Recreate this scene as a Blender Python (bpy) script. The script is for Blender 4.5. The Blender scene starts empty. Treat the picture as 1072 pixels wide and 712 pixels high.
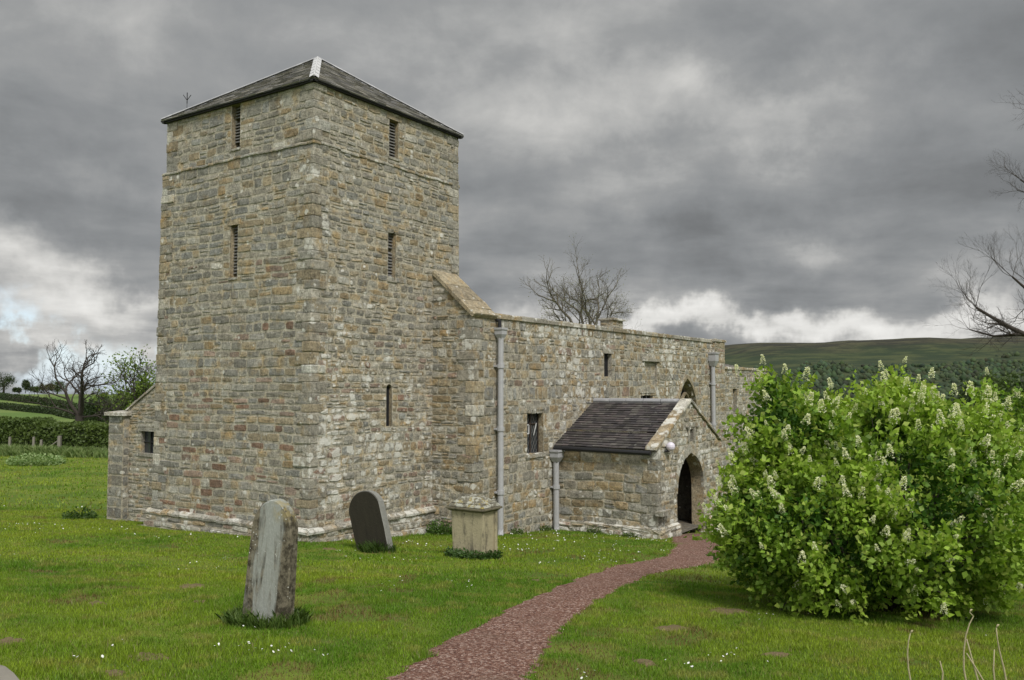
import bpy, math, random
import numpy as np
from mathutils import Vector, noise as mnoise
scene = bpy.context.scene
COL = scene.collection
R = math.radians
random.seed(7); RNG = np.random.default_rng(7)

# ---------------------------------------------------------------- camera
F = 903.0; PITCH = math.atan(48.5/903)
cd = bpy.data.cameras.new('camera'); cam = bpy.data.objects.new('camera', cd); COL.objects.link(cam)
cam.location = (0, 0, 0); cam.rotation_euler = (math.pi/2+PITCH, 0, 0)
cd.sensor_width = 36; cd.lens = F/1072*36; cd.clip_start = .05; cd.clip_end = 8000
scene.camera = cam

# ---------------------------------------------------------------- light
SUN_EL, SUN_AZ = 48, 158            # azimuth clockwise from +Y (behind the viewer, to the right)
scene.view_settings.view_transform = 'Standard'; scene.view_settings.look = 'None'
scene.view_settings.gamma = 1; scene.view_settings.use_curve_mapping = False
scene.view_settings.exposure = 1.02
sl = bpy.data.lights.new('sun', 'SUN'); sun = bpy.data.objects.new('sun', sl); COL.objects.link(sun)
sl.energy = 1.4; sl.angle = R(14); sl.color = (1, .96, .9)
sd = Vector((math.sin(R(SUN_AZ))*math.cos(R(SUN_EL)), math.cos(R(SUN_AZ))*math.cos(R(SUN_EL)), math.sin(R(SUN_EL))))
sun.rotation_euler = sd.to_track_quat('Z', 'Y').to_euler()

def ray(px, py):
    x = (px-536)/F; y = (356-py)/F; c, s = math.cos(PITCH), math.sin(PITCH)
    return Vector((x, c-y*s, s+y*c))

class NT:
    def __init__(s, tree): s.t = tree; s.N = tree.nodes; s.L = tree.links; s.N.clear()
    def new(s, typ, **kw):
        n = s.N.new(typ)
        for k, v in kw.items(): setattr(n, k, v)
        return n
    def put(s, sock, v):
        if isinstance(v, bpy.types.NodeSocket): s.L.new(v, sock)
        elif v is not None:
            if isinstance(v, (tuple, list)) and len(v) == 3 and sock.type == 'RGBA': v = (*v, 1)
            sock.default_value = v
    def m(s, op, a, b=None, c=None, clamp=False):
        n = s.new('ShaderNodeMath', operation=op, use_clamp=clamp)
        for i, v in enumerate((a, b, c)):
            if v is not None: s.put(n.inputs[i], v)
        return n.outputs[0]
    def vm(s, op, a, b=None, out=0):
        n = s.new('ShaderNodeVectorMath', operation=op); s.put(n.inputs[0], a)
        if op == 'SCALE': s.put(n.inputs['Scale'], b)
        elif b is not None: s.put(n.inputs[1], b)
        return n.outputs[out]
    def noise(s, vec, scale, detail=4, rough=.55, dist=0, color=False):
        n = s.new('ShaderNodeTexNoise'); s.put(n.inputs['Vector'], vec)
        n.inputs['Scale'].default_value = scale; n.inputs['Detail'].default_value = detail
        n.inputs['Roughness'].default_value = rough; n.inputs['Distortion'].default_value = dist
        return n.outputs['Color' if color else 'Fac']
    def vor(s, vec, scale, out='Distance', feature='F1', rnd=1):
        n = s.new('ShaderNodeTexVoronoi', feature=feature); s.put(n.inputs['Vector'], vec)
        n.inputs['Scale'].default_value = scale; n.inputs['Randomness'].default_value = rnd
        return n.outputs[out]
    def ramp(s, fac, stops, interp='LINEAR'):
        n = s.new('ShaderNodeValToRGB'); s.put(n.inputs[0], fac); cr = n.color_ramp; cr.interpolation = interp
        while len(cr.elements) < len(stops): cr.elements.new(.5)
        for e, (p, c) in zip(cr.elements, stops):
            e.position = p; e.color = (*c, 1) if isinstance(c, tuple) else (c, c, c, 1)
        return n.outputs[0]
    def mix(s, f, a, b, mode='MIX'):
        n = s.new('ShaderNodeMix', data_type='RGBA', blend_type=mode)
        s.put(n.inputs[0], f); s.put(n.inputs[6], a); s.put(n.inputs[7], b); return n.outputs[2]
    def sstep(s, x, a, b):
        n = s.new('ShaderNodeMapRange', interpolation_type='SMOOTHSTEP'); s.put(n.inputs[0], x)
        n.inputs[1].default_value = a; n.inputs[2].default_value = b; return n.outputs[0]

# ---------------------------------------------------------------- world: nishita sky behind procedural clouds
W = bpy.data.worlds.new('World'); scene.world = W; W.use_nodes = True
w = NT(W.node_tree)
gen = w.new('ShaderNodeTexCoord').outputs['Generated']
sky = w.new('ShaderNodeTexSky', sky_type='NISHITA'); sky.sun_disc = False
sky.sun_elevation = R(SUN_EL); sky.sun_rotation = R(SUN_AZ)
sep = w.new('ShaderNodeSeparateXYZ'); w.put(sep.inputs[0], gen)
zc = w.m('MAXIMUM', w.m('ADD', sep.outputs[2], .16), .05)
comb = w.new('ShaderNodeCombineXYZ')
w.put(comb.inputs[0], w.m('DIVIDE', sep.outputs[0], zc)); w.put(comb.inputs[1], w.m('DIVIDE', sep.outputs[1], zc))
P = comb.outputs[0]
n1 = w.noise(P, .75, 7, .52, .35); n2 = w.noise(P, 2.3, 8, .55, .2); n3 = w.noise(gen, 9, 6, .6, .3)
v = w.m('ADD', w.m('MULTIPLY', n1, .50), w.m('MULTIPLY', n2, .36)); v = w.m('ADD', v, w.m('MULTIPLY', n3, .20))
v = w.m('ADD', w.m('MULTIPLY', w.m('SUBTRACT', v, .53), .98), .545)
warp = w.vm('SCALE', w.vm('SUBTRACT', w.noise(gen, 5.5, 6, .6, 0, True), (.5, .5, .5)), .22)
gw = w.vm('ADD', gen, warp)
def lobe(px, py, wx, wy, amp):
    global v
    d = ray(px, py).normalized()
    q = w.vm('MULTIPLY', w.vm('SUBTRACT', gw, tuple(d)), (F/wx, 1.5, F/wy))
    g = w.m('SUBTRACT', 1, w.sstep(w.vm('LENGTH', q, out=1), .0, 1.6))
    v = w.m('ADD', v, w.m('MULTIPLY', g, amp))
for L_ in [(90, 300, 110, 22, .20), (50, 345, 170, 22, .16), (880, 332, 230, 20, .26), (640, 335, 150, 16, .14), (20, 260, 60, 18, .12), (200, 180, 90, 30, .06), (620, 250, 260, 40, -.06),
           (60, 225, 170, 40, -.07), (800, 115, 150, 40, .13), (520, 120, 140, 40, .06), (700, 200, 120, 30, .05), (960, 215, 200, 50, -.05), (120, 60, 200, 60, .05), (560, 60, 200, 80, .04),
           (830, 245, 60, 22, .14), (1000, 40, 200, 60, -.04)]: lobe(*L_)
back = w.m('SUBTRACT', 1, w.sstep(sep.outputs[1], -.6, .55))
lum = w.ramp(v, [(0, .10), (.30, .115), (.40, .15), (.50, .20), (.58, .245), (.66, .34), (.78, .52), (.95, .68)])
cl = w.mix(w.sstep(v, .45, .75), (.93, .97, 1.0), (1.0, .99, .955)); cloud = w.mix(1, lum, cl, 'MULTIPLY')
boost = w.m('ADD', 1, w.m('MULTIPLY', back, 1.6))
boost = w.m('ADD', boost, w.m('MULTIPLY', w.sstep(sep.outputs[2], .45, .95), 1.3))
cloud = w.vm('SCALE', cloud, w.m('MULTIPLY', boost, 7.0))
# a few blue gaps low on the left
gl = w.vm('MULTIPLY', w.vm('SUBTRACT', gw, tuple(ray(40, 372).normalized())), (F/220, 1.2, F/34))
gap = w.m('SUBTRACT', 1, w.sstep(w.vm('LENGTH', gl, out=1), .2, 1.4))
gap = w.m('MULTIPLY', gap, w.sstep(w.noise(gen, 16, 5, .6), .44, .6))
skc = w.mix(.6, w.vm('SCALE', sky.outputs[0], .9), (3.2, 3.9, 4.8))
fin = w.mix(gap, cloud, skc)
bg = w.new('ShaderNodeBackground'); w.put(bg.inputs[0], fin); bg.inputs[1].default_value = .1
w.L.new(bg.outputs[0], w.new('ShaderNodeOutputWorld').inputs[0])

# ---------------------------------------------------------------- materials
def mat(name, f):
    m = bpy.data.materials.new(name); m.use_nodes = True; t = NT(m.node_tree)
    b = t.new('ShaderNodeBsdfPrincipled'); o = t.new('ShaderNodeOutputMaterial'); t.L.new(b.outputs[0], o.inputs[0])
    b.inputs['Roughness'].default_value = .9
    b.inputs['Specular IOR Level'].default_value = .25
    t.b = b; t.o = o; f(t); return m
def objc(t): return t.new('ShaderNodeTexCoord').outputs['Object']
def attr(t, n='Col'): return t.new('ShaderNodeAttribute', attribute_name=n)
def bump(t, h, strength=.5, dist=.02):
    n = t.new('ShaderNodeBump'); n.inputs['Strength'].default_value = strength; n.inputs['Distance'].default_value = dist
    t.put(n.inputs['Height'], h); t.L.new(n.outputs[0], t.b.inputs['Normal'])

def f_stone(t):
    c = objc(t); a = attr(t); col = a.outputs['Color']; lich = a.outputs['Alpha']
    big = t.noise(c, 1.1, 4, .6); mid = t.noise(c, 7, 6, .65); fine = t.noise(c, 42, 4, .7)
    med = t.noise(c, 18, 5, .7)
    k = t.m('ADD', t.m('MULTIPLY', mid, .75), t.m('ADD', t.m('MULTIPLY', fine, .95), t.m('MULTIPLY', med, .75)))
    k = t.m('ADD', t.m('MULTIPLY', t.m('SUBTRACT', k, 1.225), 2.3), t.m('ADD', .95, t.m('MULTIPLY', t.m('SUBTRACT', big, .5), .3)))
    k = t.m('MAXIMUM', k, .3)
    wob = t.mix(.14, col, t.mix(t.noise(c, 2.4, 4, .6), (.20, .19, .16), (.33, .285, .2)))
    col = t.vm('SCALE', wob, k)
    tint = t.mix(t.sstep(t.noise(c, 3.1, 5, .6), .50, .72), (1, 1, 1), (1.12, .93, .66)); col = t.mix(.85, col, tint, 'MULTIPLY')
    dk = t.sstep(t.noise(c, 13, 7, .78), .55, .70); col = t.mix(t.m('MULTIPLY', dk, .55), col, (.10, .092, .072))
    patch = t.m('ADD', t.m('MULTIPLY', t.noise(c, 1.9, 3, .5), .9), t.m('MULTIPLY', lich, .25))
    sp = t.m('SUBTRACT', 1, t.vor(t.vm('ADD', c, t.vm('SCALE', t.noise(c, 20, 3, .6, 0, True), .06)), 7.5))
    s2 = t.m('ADD', t.m('MULTIPLY', sp, .30), t.m('MULTIPLY', t.noise(c, 26, 5, .75), .5))
    lm = t.sstep(t.m('ADD', patch, s2), 1.07, 1.2)
    vn = t.new('ShaderNodeTexVoronoi'); t.put(vn.inputs['Vector'], t.vm('ADD', c, t.vm('SCALE', t.noise(c, 14, 4, .6, 0, True), .06))); vn.inputs['Scale'].default_value = 4.6
    sc_ = t.new('ShaderNodeSeparateColor'); t.put(sc_.inputs[0], vn.outputs['Color'])
    rad = t.m('MULTIPLY', t.m('SUBTRACT', t.m('ADD', sc_.outputs[0], t.m('MULTIPLY', lich, .42)), .84), 1.05)
    spot = t.sstep(t.m('SUBTRACT', rad, vn.outputs['Distance']), -.02, .03); spot = t.m('MULTIPLY', spot, t.sstep(t.noise(c, 24, 5, .75), .30, .44))
    lm = t.m('MAXIMUM', lm, t.m('MULTIPLY', spot, .95))
    fl = t.m('MULTIPLY', t.sstep(t.noise(c, 33, 4, .8), .60, .68), t.m('ADD', .25, t.m('MULTIPLY', lich, .5)))   # flecks
    lm = t.m('MAXIMUM', lm, fl)
    col = t.mix(t.m('MULTIPLY', lm, .82), col, t.mix(fine, (.46, .45, .40), (.80, .79, .73)))
    t.put(t.b.inputs['Base Color'], col)
    bump(t, t.m('ADD', t.m('MULTIPLY', med, .7), t.m('MULTIPLY', fine, .6)), .9, .03)
M_STONE = mat('rubble_stone', f_stone)

def f_slate(t):
    c = objc(t); col = attr(t).outputs['Color']
    k = t.m('ADD', .5, t.m('ADD', t.m('MULTIPLY', t.noise(c, 5, 6, .65), .6), t.m('MULTIPLY', t.noise(c, 50, 3, .6), .4)))
    col = t.vm('SCALE', col, k)
    lm = t.sstep(t.noise(c, 8, 6, .72), .60, .68)
    col = t.mix(t.m('MULTIPLY', lm, .5), col, (.34, .34, .3))
    t.put(t.b.inputs['Base Color'], col); t.b.inputs['Roughness'].default_value = .75
    bump(t, t.noise(c, 30, 4, .6), .4, .01)
M_SLATE = mat('slate', f_slate)
def flat(name, c, rough=.8, var=.3, sc=12, metal=0, second=None, spec=.3):
    def f(t):
        o = objc(t); n = t.noise(o, sc, 6, .65)
        k = t.m('ADD', 1-var, t.m('MULTIPLY', n, 2*var)); col = t.vm('SCALE', t.mix(0, c, c), k)
        if second: col = t.mix(t.sstep(t.noise(o, sc*.45, 6, .7), .5, .64), col, second)
        t.put(t.b.inputs['Base Color'], col); t.b.inputs['Roughness'].default_value = rough
        t.b.inputs['Metallic'].default_value = metal; t.b.inputs['Specular IOR Level'].default_value = spec
        bump(t, t.noise(o, sc*3, 4, .6), .3, .01)
    return mat(name, f)
M_LEAD = flat('lead', (.30, .30, .31), .6, .25, 6, 0, (.42, .42, .43))
M_PIPE = flat('painted_pipe', (.36, .36, .37), .55, .2, 9, 0, (.38, .38, .39))
M_WHITE = flat('lead_flashing', (.52, .52, .52), .55, .25, 9, 0, (.36, .36, .35))
M_DARK = flat('dark_interior', (.012, .012, .013), .9, .2)  # near-black panel colour stands in for the unlit space behind openings
M_LOUVRE = flat('louvre_slate', (.17, .165, .155), .8, .3, 20)
M_BLACK = flat('black_iron', (.02, .02, .022), .5, .2)
M_OAK = flat('dark_oak', (.045, .032, .024), .7, .3, 14)
M_GLASS = flat('leaded_glass', (.035, .04, .045), .18, .3, 9, 0, None, .6)
M_GLOBE = flat('globe_glass', (.62, .58, .66), .3, .05, 9, 0, None, .5)
M_BARK = flat('bark', (.12, .105, .08), .95, .35, 5, 0, (.13, .125, .10))
M_BARK2 = flat('dark_bark', (.05, .042, .035), .95, .35, 5)
M_STALK = flat('dry_stalk', (.34, .30, .18), .8, .25, 20)
M_POST = flat('weathered_post', (.2, .185, .155), .9, .3, 9)

def f_head1(t):
    c = objc(t); st = t.vm('MULTIPLY', c, (9, 9, 1.1)); n = t.noise(st, 1.2, 6, .65, .5)
    gen_ = t.new('ShaderNodeTexCoord').outputs['Generated']; s = t.new('ShaderNodeSeparateXYZ'); t.put(s.inputs[0], gen_)
    cen = t.m('SUBTRACT', 1, t.m('ABSOLUTE', t.m('MULTIPLY', t.m('SUBTRACT', s.outputs[1], .5), 2.3)))
    base = t.mix(t.sstep(t.noise(c, 11, 6, .75), .38, .62), (.04, .034, .022), (.17, .15, .105))
    pale = t.mix(t.noise(c, 38, 4, .7), (.20, .215, .19), (.34, .35, .32))
    col = t.mix(t.sstep(t.m('ADD', n, t.m('MULTIPLY', cen, .42)), .58, .82), base, pale)
    ye = t.m('MULTIPLY', t.sstep(t.noise(c, 14, 5, .7), .42, .56), t.sstep(s.outputs[2], .80, .92)); ye = t.m('MULTIPLY', ye, t.sstep(s.outputs[1], .55, .35))
    col = t.mix(t.m('MULTIPLY', ye, .6), col, (.27, .22, .09))
    wsp = t.sstep(t.m('SUBTRACT', 1, t.vor(c, 26)), .80, .86); wsp = t.m('MULTIPLY', wsp, t.sstep(t.noise(c, 4, 3), .5, .6))
    col = t.mix(wsp, col, (.5, .5, .46)); t.put(t.b.inputs['Base Color'], col)
    bump(t, t.noise(t.vm('MULTIPLY', c, (1, 1, .35)), 26, 6, .7), .6, .02)
M_HEAD1 = mat('weathered_headstone', f_head1)
def f_head2(t):
    c = objc(t); n = t.noise(t.vm('MULTIPLY', c, (7, 7, 1.2)), 1.5, 6, .65, .4)
    nrm = t.new('ShaderNodeTexCoord').outputs['Normal']; s = t.new('ShaderNodeSeparateXYZ'); t.put(s.inputs[0], nrm)
    face = t.sstep(t.m('ABSOLUTE', s.outputs[0]), .6, .85)
    dark = t.mix(n, (.012, .011, .008), (.042, .037, .024)); grey = t.mix(t.noise(c, 12, 5, .7), (.13, .13, .11), (.27, .27, .25))
    t.put(t.b.inputs['Base Color'], t.mix(face, grey, dark)); bump(t, t.noise(c, 30, 5, .7), .5, .02)
M_HEAD2 = mat('blackened_headstone', f_head2)
def f_tomb(t):
    c = objc(t); n = t.noise(t.vm('MULTIPLY', c, (4, 4, 1.2)), 1.6, 6, .65, .5)
    col = t.mix(t.sstep(n, .32, .52), (.15, .135, .095), (.37, .325, .215))
    col = t.mix(t.sstep(t.noise(c, 12, 6, .75), .6, .7), col, (.07, .065, .05))
    s = t.new('ShaderNodeSeparateXYZ'); t.put(s.inputs[0], c)
    top = t.sstep(s.outputs[2], .865, .885); col = t.mix(t.m('MULTIPLY', t.sstep(s.outputs[2], .79, .81), .7), col, (.06, .055, .04))
    lic = t.mix(t.sstep(t.noise(c, 13, 6, .7), .48, .56), t.mix(t.sstep(t.noise(c, 6, 4, .6), .52, .6), (.13, .12, .09), (.30, .24, .08)), (.40, .40, .34))
    t.put(t.b.inputs['Base Color'], t.mix(t.m('MULTIPLY', top, .85), col, lic)); bump(t, t.noise(c, 24, 6, .7), .6, .02)
M_TOMB = mat('tomb_sandstone', f_tomb)

def f_leaf(t):
    a = attr(t); col = a.outputs['Color']; t.put(t.b.inputs['Base Color'], col); t.b.inputs['Roughness'].default_value = .55
    t.b.inputs['Specular IOR Level'].default_value = .35
    tr = t.new('ShaderNodeBsdfTranslucent'); t.put(tr.inputs[0], t.vm('MULTIPLY', col, (1.25, 1.35, .7)))
    mx = t.new('ShaderNodeMixShader'); mx.inputs[0].default_value = .3
    t.L.new(t.b.outputs[0], mx.inputs[1]); t.L.new(tr.outputs[0], mx.inputs[2]); t.L.new(mx.outputs[0], t.o.inputs[0])
M_LEAF = mat('leaf', f_leaf)
M_ATTR = mat('attribute_colour', lambda t: t.put(t.b.inputs['Base Color'], attr(t).outputs['Color']))

def f_ground(t):
    c = objc(t); s = t.new('ShaderNodeSeparateXYZ'); t.put(s.inputs[0], c)
    a = t.noise(c, .55, 5, .6); b = t.noise(c, 3.2, 5, .65); g = t.noise(t.vm('MULTIPLY', c, (1, .7, 1)), 60, 3, .7)
    lawn = t.mix(t.sstep(a, .38, .62), (.075, .13, .010), (.135, .18, .018))
    lawn = t.mix(t.m('MULTIPLY', t.sstep(b, .56, .7), .6), lawn, (.145, .14, .045))
    lawn = t.mix(t.sstep(t.noise(c, 1.3, 4, .6), .70, .76), lawn, (.13, .085, .045))
    lawn = t.vm('SCALE', lawn, t.m('ADD', .45, t.m('MULTIPLY', g, 1.05)))
    fieldn = t.noise(t.vm('MULTIPLY', c, (.02, .02, .02)), 1.4, 2, .5)
    field = t.mix(t.sstep(fieldn, .42, .55), (.09, .15, .03), (.13, .18, .045))
    field = t.vm('SCALE', field, t.m('ADD', .8, t.m('MULTIPLY', t.noise(c, .3, 4, .7), .4)))
    t.put(t.b.inputs['Base Color'], t.mix(t.sstep(s.outputs[1], 54, 58), lawn, field))
    bump(t, t.m('ADD', t.m('MULTIPLY', g, .5), b), .5, .05)
M_GROUND = mat('turf', f_ground)
def f_hill(t):
    c = objc(t); s = t.new('ShaderNodeSeparateXYZ'); t.put(s.inputs[0], c)
    a = t.noise(t.vm('MULTIPLY', c, (.0022, .004, .01)), 2.2, 8, .62, .4); b = t.noise(t.vm('MULTIPLY', c, (.006, .012, .03)), 3, 6, .7)
    up = t.sstep(t.m('ADD', s.outputs[2], t.m('MULTIPLY', a, 55)), 70, 92)
    low = t.mix(t.sstep(b, .45, .6), (.020, .034, .014), (.048, .060, .022)); hi = t.mix(t.sstep(b, .42, .6), (.020, .020, .014), (.058, .056, .028))
    t.put(t.b.inputs['Base Color'], t.mix(up, low, hi))
M_HILL = mat('moorland', f_hill)
def f_path(t):
    c = objc(t); cc = t.vor(c, 55, 'Color'); sp = t.new('ShaderNodeSeparateColor'); t.put(sp.inputs[0], cc)
    col = t.ramp(sp.outputs[0], [(0, (.07, .033, .026)), (.4, (.155, .072, .050)), (.75, (.24, .138, .10)), (1, (.44, .33, .28))])
    col = t.mix(t.m('MULTIPLY', t.sstep(t.noise(c, 2, 4, .6), .5, .7), .4), col, (.16, .105, .075))
    t.put(t.b.inputs['Base Color'], col); bump(t, t.m('SUBTRACT', 1, t.vor(c, 55)), .9, .02)
M_PATH = mat('red_gravel', f_path)

# ---------------------------------------------------------------- helpers
def tag(o, label=None, cat=None, group=None, kind=None):
    if label: o['label'] = label
    if cat: o['category'] = cat
    if group: o['group'] = group
    if kind: o['kind'] = kind
    return o
def empty(name, loc=(0, 0, 0), rz=0):
    o = bpy.data.objects.new(name, None); COL.objects.link(o); o.location = loc; o.rotation_euler = (0, 0, rz); o.empty_display_size = .3
    return o
class Geo:
    def __init__(s): s.v = []; s.f = []; s.m = []; s.c = []
    def vert(s, p, c=(1, 1, 1, 0)): s.v.append(tuple(p)); s.c.append(c); return len(s.v)-1
    def face(s, idx, m=0): s.f.append(tuple(idx)); s.m.append(m)
    def quad(s, ps, c=(1, 1, 1, 0), m=0): s.face([s.vert(p, c) for p in ps], m)
    def hexa(s, p, c=(1, 1, 1, 0), m=0):      # p: 8 points, bottom ring then top ring
        i = [s.vert(q, c) for q in p]
        for q in ((3, 2, 1, 0), (4, 5, 6, 7), (0, 1, 5, 4), (1, 2, 6, 5), (2, 3, 7, 6), (3, 0, 4, 7)): s.face([i[k] for k in q], m)
    def tube(s, pts, rad, sides=8, m=0, c=(1, 1, 1, 0), cap=True):
        pts = [Vector(p) for p in pts]; rings = []
        for k, p in enumerate(pts):
            d = (pts[min(k+1, len(pts)-1)]-pts[max(k-1, 0)]).normalized()
            a = d.cross(Vector((0, 0, 1)) if abs(d.z) < .9 else Vector((1, 0, 0))).normalized(); b = d.cross(a)
            r = rad[k] if isinstance(rad, (list, tuple)) else rad
            rings.append([s.vert(p+(a*math.cos(2*math.pi*j/sides)+b*math.sin(2*math.pi*j/sides))*r, c) for j in range(sides)])
        for r0, r1 in zip(rings, rings[1:]):
            for j in range(sides): s.face((r0[j], r0[(j+1) % sides], r1[(j+1) % sides], r1[j]), m)
        if cap: s.face(rings[0][::-1], m); s.face(rings[-1], m)
    def build(s, name, mats, parent=None, smooth=False, origin=None):
        if not isinstance(mats, (list, tuple)): mats = [mats]
        o0 = Vector(origin) if origin is not None else Vector((0, 0, 0))
        me = bpy.data.meshes.new(name); me.from_pydata([tuple(Vector(p)-o0) for p in s.v], [], s.f)
        for m in mats: me.materials.append(m)
        me.polygons.foreach_set('material_index', s.m)
        if smooth: me.polygons.foreach_set('use_smooth', [True]*len(s.f))
        ca = me.color_attributes.new('Col', 'FLOAT_COLOR', 'POINT'); ca.data.foreach_set('color', np.array(s.c, 'f').ravel())
        me.update(); o = bpy.data.objects.new(name, me); COL.objects.link(o)
        if origin is not None: o.location = origin
        if parent: o.parent = parent
        return o
def np_mesh(name, V, nper, m, cols=None, parent=None, faces=None, smooth=False):
    """V (n,3); faces of nper verts each, either running order or given array"""
    V = np.ascontiguousarray(V, 'f'); 
    if faces is None: faces = np.arange(len(V), dtype='i').reshape(-1, nper)
    faces = np.ascontiguousarray(faces, 'i'); nf = len(faces)
    me = bpy.data.meshes.new(name); me.vertices.add(len(V)); me.vertices.foreach_set('co', V.ravel())
    me.loops.add(nf*nper); me.loops.foreach_set('vertex_index', faces.ravel())
    me.polygons.add(nf); me.polygons.foreach_set('loop_start', np.arange(nf, dtype='i')*nper); me.polygons.foreach_set('loop_total', np.full(nf, nper, 'i'))
    if smooth: me.polygons.foreach_set('use_smooth', np.ones(nf, bool))
    me.materials.append(m); me.update(calc_edges=True)
    if cols is not None:
        if cols.shape[1] == 3: cols = np.hstack([cols, np.ones((len(cols), 1))])
        ca = me.color_attributes.new('Col', 'FLOAT_COLOR', 'POINT'); ca.data.foreach_set('color', np.ascontiguousarray(cols, 'f').ravel())
    o = bpy.data.objects.new(name, me); COL.objects.link(o)
    if parent: o.parent = parent
    return o
def vnoise(x, y, s=1.0, seed=0):
    """cheap smooth value noise on arrays, 0..1"""
    x = np.asarray(x, float)*s+seed*17.3; y = np.asarray(y, float)*s+seed*9.1
    xi = np.floor(x).astype(int); yi = np.floor(y).astype(int); fx = x-xi; fy = y-yi
    fx = fx*fx*(3-2*fx); fy = fy*fy*(3-2*fy)
    def h(a, b):
        q = (a.astype(np.int64)*374761393+b.astype(np.int64)*668265263) & 0xffffffff; q = ((q ^ (q >> 13))*1274126177) & 0xffffffff
        return ((q ^ (q >> 16)) & 0xffff)/65535.
    return (h(xi, yi)*(1-fx)+h(xi+1, yi)*fx)*(1-fy)+(h(xi, yi+1)*(1-fx)+h(xi+1, yi+1)*fx)*fy

# ---------------------------------------------------------------- ground
FY = np.array([0, 60, 100, 160, 200, 260, 320, 400, 600, 4000]); FZ = np.array([0, 0, -1.0, -2.0, -1.4, .1, 1.7, -3, -14, -80])
FR = np.array([0, 0, -1.5, -4, -6, -8, -10, -12, -14, -60.])
def gz(x, y):
    x = np.asarray(x, float); y = np.asarray(y, float)
    yy = np.where(y < 24, np.maximum(y, -2), 24+6*(1-np.exp(-np.maximum(y-24, 0)/6)))
    z = -1.65-.094*yy-.03*np.clip(x, -16, 16)
    m = np.clip((x+10)/60, 0, 1); z = z+(1-m)*np.interp(y, FY, FZ)+m*np.interp(y, FY, FR)
    near = np.clip((70-np.hypot(x, y))/30, 0, 1)
    return z+near*((vnoise(x, y, .5, 1)-.5)*.07+(vnoise(x, y, 1.6, 2)-.5)*.03)
def ghit(px, py):
    r = ray(px, py); ts = 3*1.01**np.arange(700); below = r.z*ts < gz(r.x*ts, r.y*ts)
    if below.any():
        i = int(np.argmax(below)); lo, hi = ts[max(i-1, 0)], ts[i]
        for _ in range(30):
            m_ = (lo+hi)/2
            if r.z*m_ < float(gz(r.x*m_, r.y*m_)): hi = m_
            else: lo = m_
    else: hi = 318/r.y
    return Vector((r.x*hi, r.y*hi, float(gz(r.x*hi, r.y*hi))))
def axis(lo, hi, d0, near_lo, near_hi, k=1.13):
    mid = list(np.arange(near_lo, near_hi, d0)); a = mid[-1]; d = d0; up = []
    while a < hi: d *= k; a += d; up.append(a)
    a = mid[0]; d = d0; dn = []
    while a > lo: d *= k; a -= d; dn.append(a)
    return np.array(dn[::-1]+mid+up)
gx = axis(-3500, 3500, .3, -16, 16); gy = axis(-300, 4000, .3, 0, 34)
X, Y = np.meshgrid(gx, gy); nx, ny = len(gx), len(gy)
idx = np.arange(nx*ny).reshape(ny, nx)
q = np.stack([idx[:-1, :-1], idx[:-1, 1:], idx[1:, 1:], idx[1:, :-1]], -1).reshape(-1, 4)
ground = np_mesh('ground', np.stack([X, Y, gz(X, Y)], -1).reshape(-1, 3), 4, M_GROUND, None, None, q, True)
tag(ground, 'mown green churchyard turf and fields beyond', 'ground', kind='structure')

hx = np.linspace(-700, 3200, 160); hy = np.linspace(500, 2300, 90); X, Y = np.meshgrid(hx, hy)
def hz(X, Y):
    t = np.clip((Y-520)/980, 0, 1); t = t*t*(3-2*t); H = np.interp(X, [-600, 100, 370, 740, 900, 3200], [-40, 40, 84, 96, 102, 150])
    return -22+(H+8)*t+(vnoise(X, Y, .006, 5)-.5)*16*t+(vnoise(X, Y, .018, 6)-.5)*5*t
nx, ny = len(hx), len(hy); idx = np.arange(nx*ny).reshape(ny, nx)
q = np.stack([idx[:-1, :-1], idx[:-1, 1:], idx[1:, 1:], idx[1:, :-1]], -1).reshape(-1, 4)
tag(np_mesh('hills', np.stack([X, Y, hz(X, Y)], -1).reshape(-1, 3), 4, M_HILL, None, None, q, True), 'long dark moorland ridge on the skyline', 'hill', kind='structure')

# gravel path
PL = [(330, 790), (372, 745), (413, 709), (444, 688), (467, 669), (501, 657), (534, 637), (575, 620), (615, 602), (655, 591), (695, 582), (706, 574), (704, 561)]
PR = [(560, 790), (556, 745), (554, 711), (571, 684), (590, 657), (608, 641), (632, 625), (652, 615), (685, 600), (724, 594), (752, 588), (762, 576), (750, 560)]
pl = [ghit(*p) for p in PL]; pr = [ghit(*p) for p in PR]
def resample(pts, n):
    P_ = np.array([p[:2] for p in pts]); d = np.r_[0, np.cumsum(np.hypot(*np.diff(P_, axis=0).T))]
    return np.stack([np.interp(np.linspace(0, 1, n), np.linspace(0, 1, len(pts)), P_[:, k]) for k in (0, 1)], -1)
NP_ = 260; A_ = resample(pl, NP_); B_ = resample(pr, NP_)
fr_ = lambda sd: (vnoise(np.arange(NP_)*1.7, np.zeros(NP_), 1, sd)-.5)*.10+(vnoise(np.arange(NP_)*.8, np.zeros(NP_), 1, sd+3)-.5)*.08
wob = (vnoise(np.arange(NP_)*.31, np.zeros(NP_), 1, 3)-.5)*.16+fr_(51); wob2 = (vnoise(np.arange(NP_)*.31, np.zeros(NP_), 1, 4)-.5)*.16+fr_(52)
dirn = (B_-A_)/np.linalg.norm(B_-A_, axis=1)[:, None]; A_ = A_+dirn*wob[:, None]; B_ = B_+dirn*wob2[:, None]
NW = 14; V = np.stack([A_+(B_-A_)*s for s in np.linspace(0, 1, NW)], 1)
crown = .018-.02*np.abs(np.linspace(-1, 1, NW))**4
V3 = np.concatenate([V, (gz(V[..., 0], V[..., 1])+.006+crown[None, :])[..., None]], -1).reshape(-1, 3)
idx = np.arange(NP_*NW).reshape(NP_, NW); q = np.stack([idx[:-1, :-1], idx[:-1, 1:], idx[1:, 1:], idx[1:, :-1]], -1).reshape(-1, 4)
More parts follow.
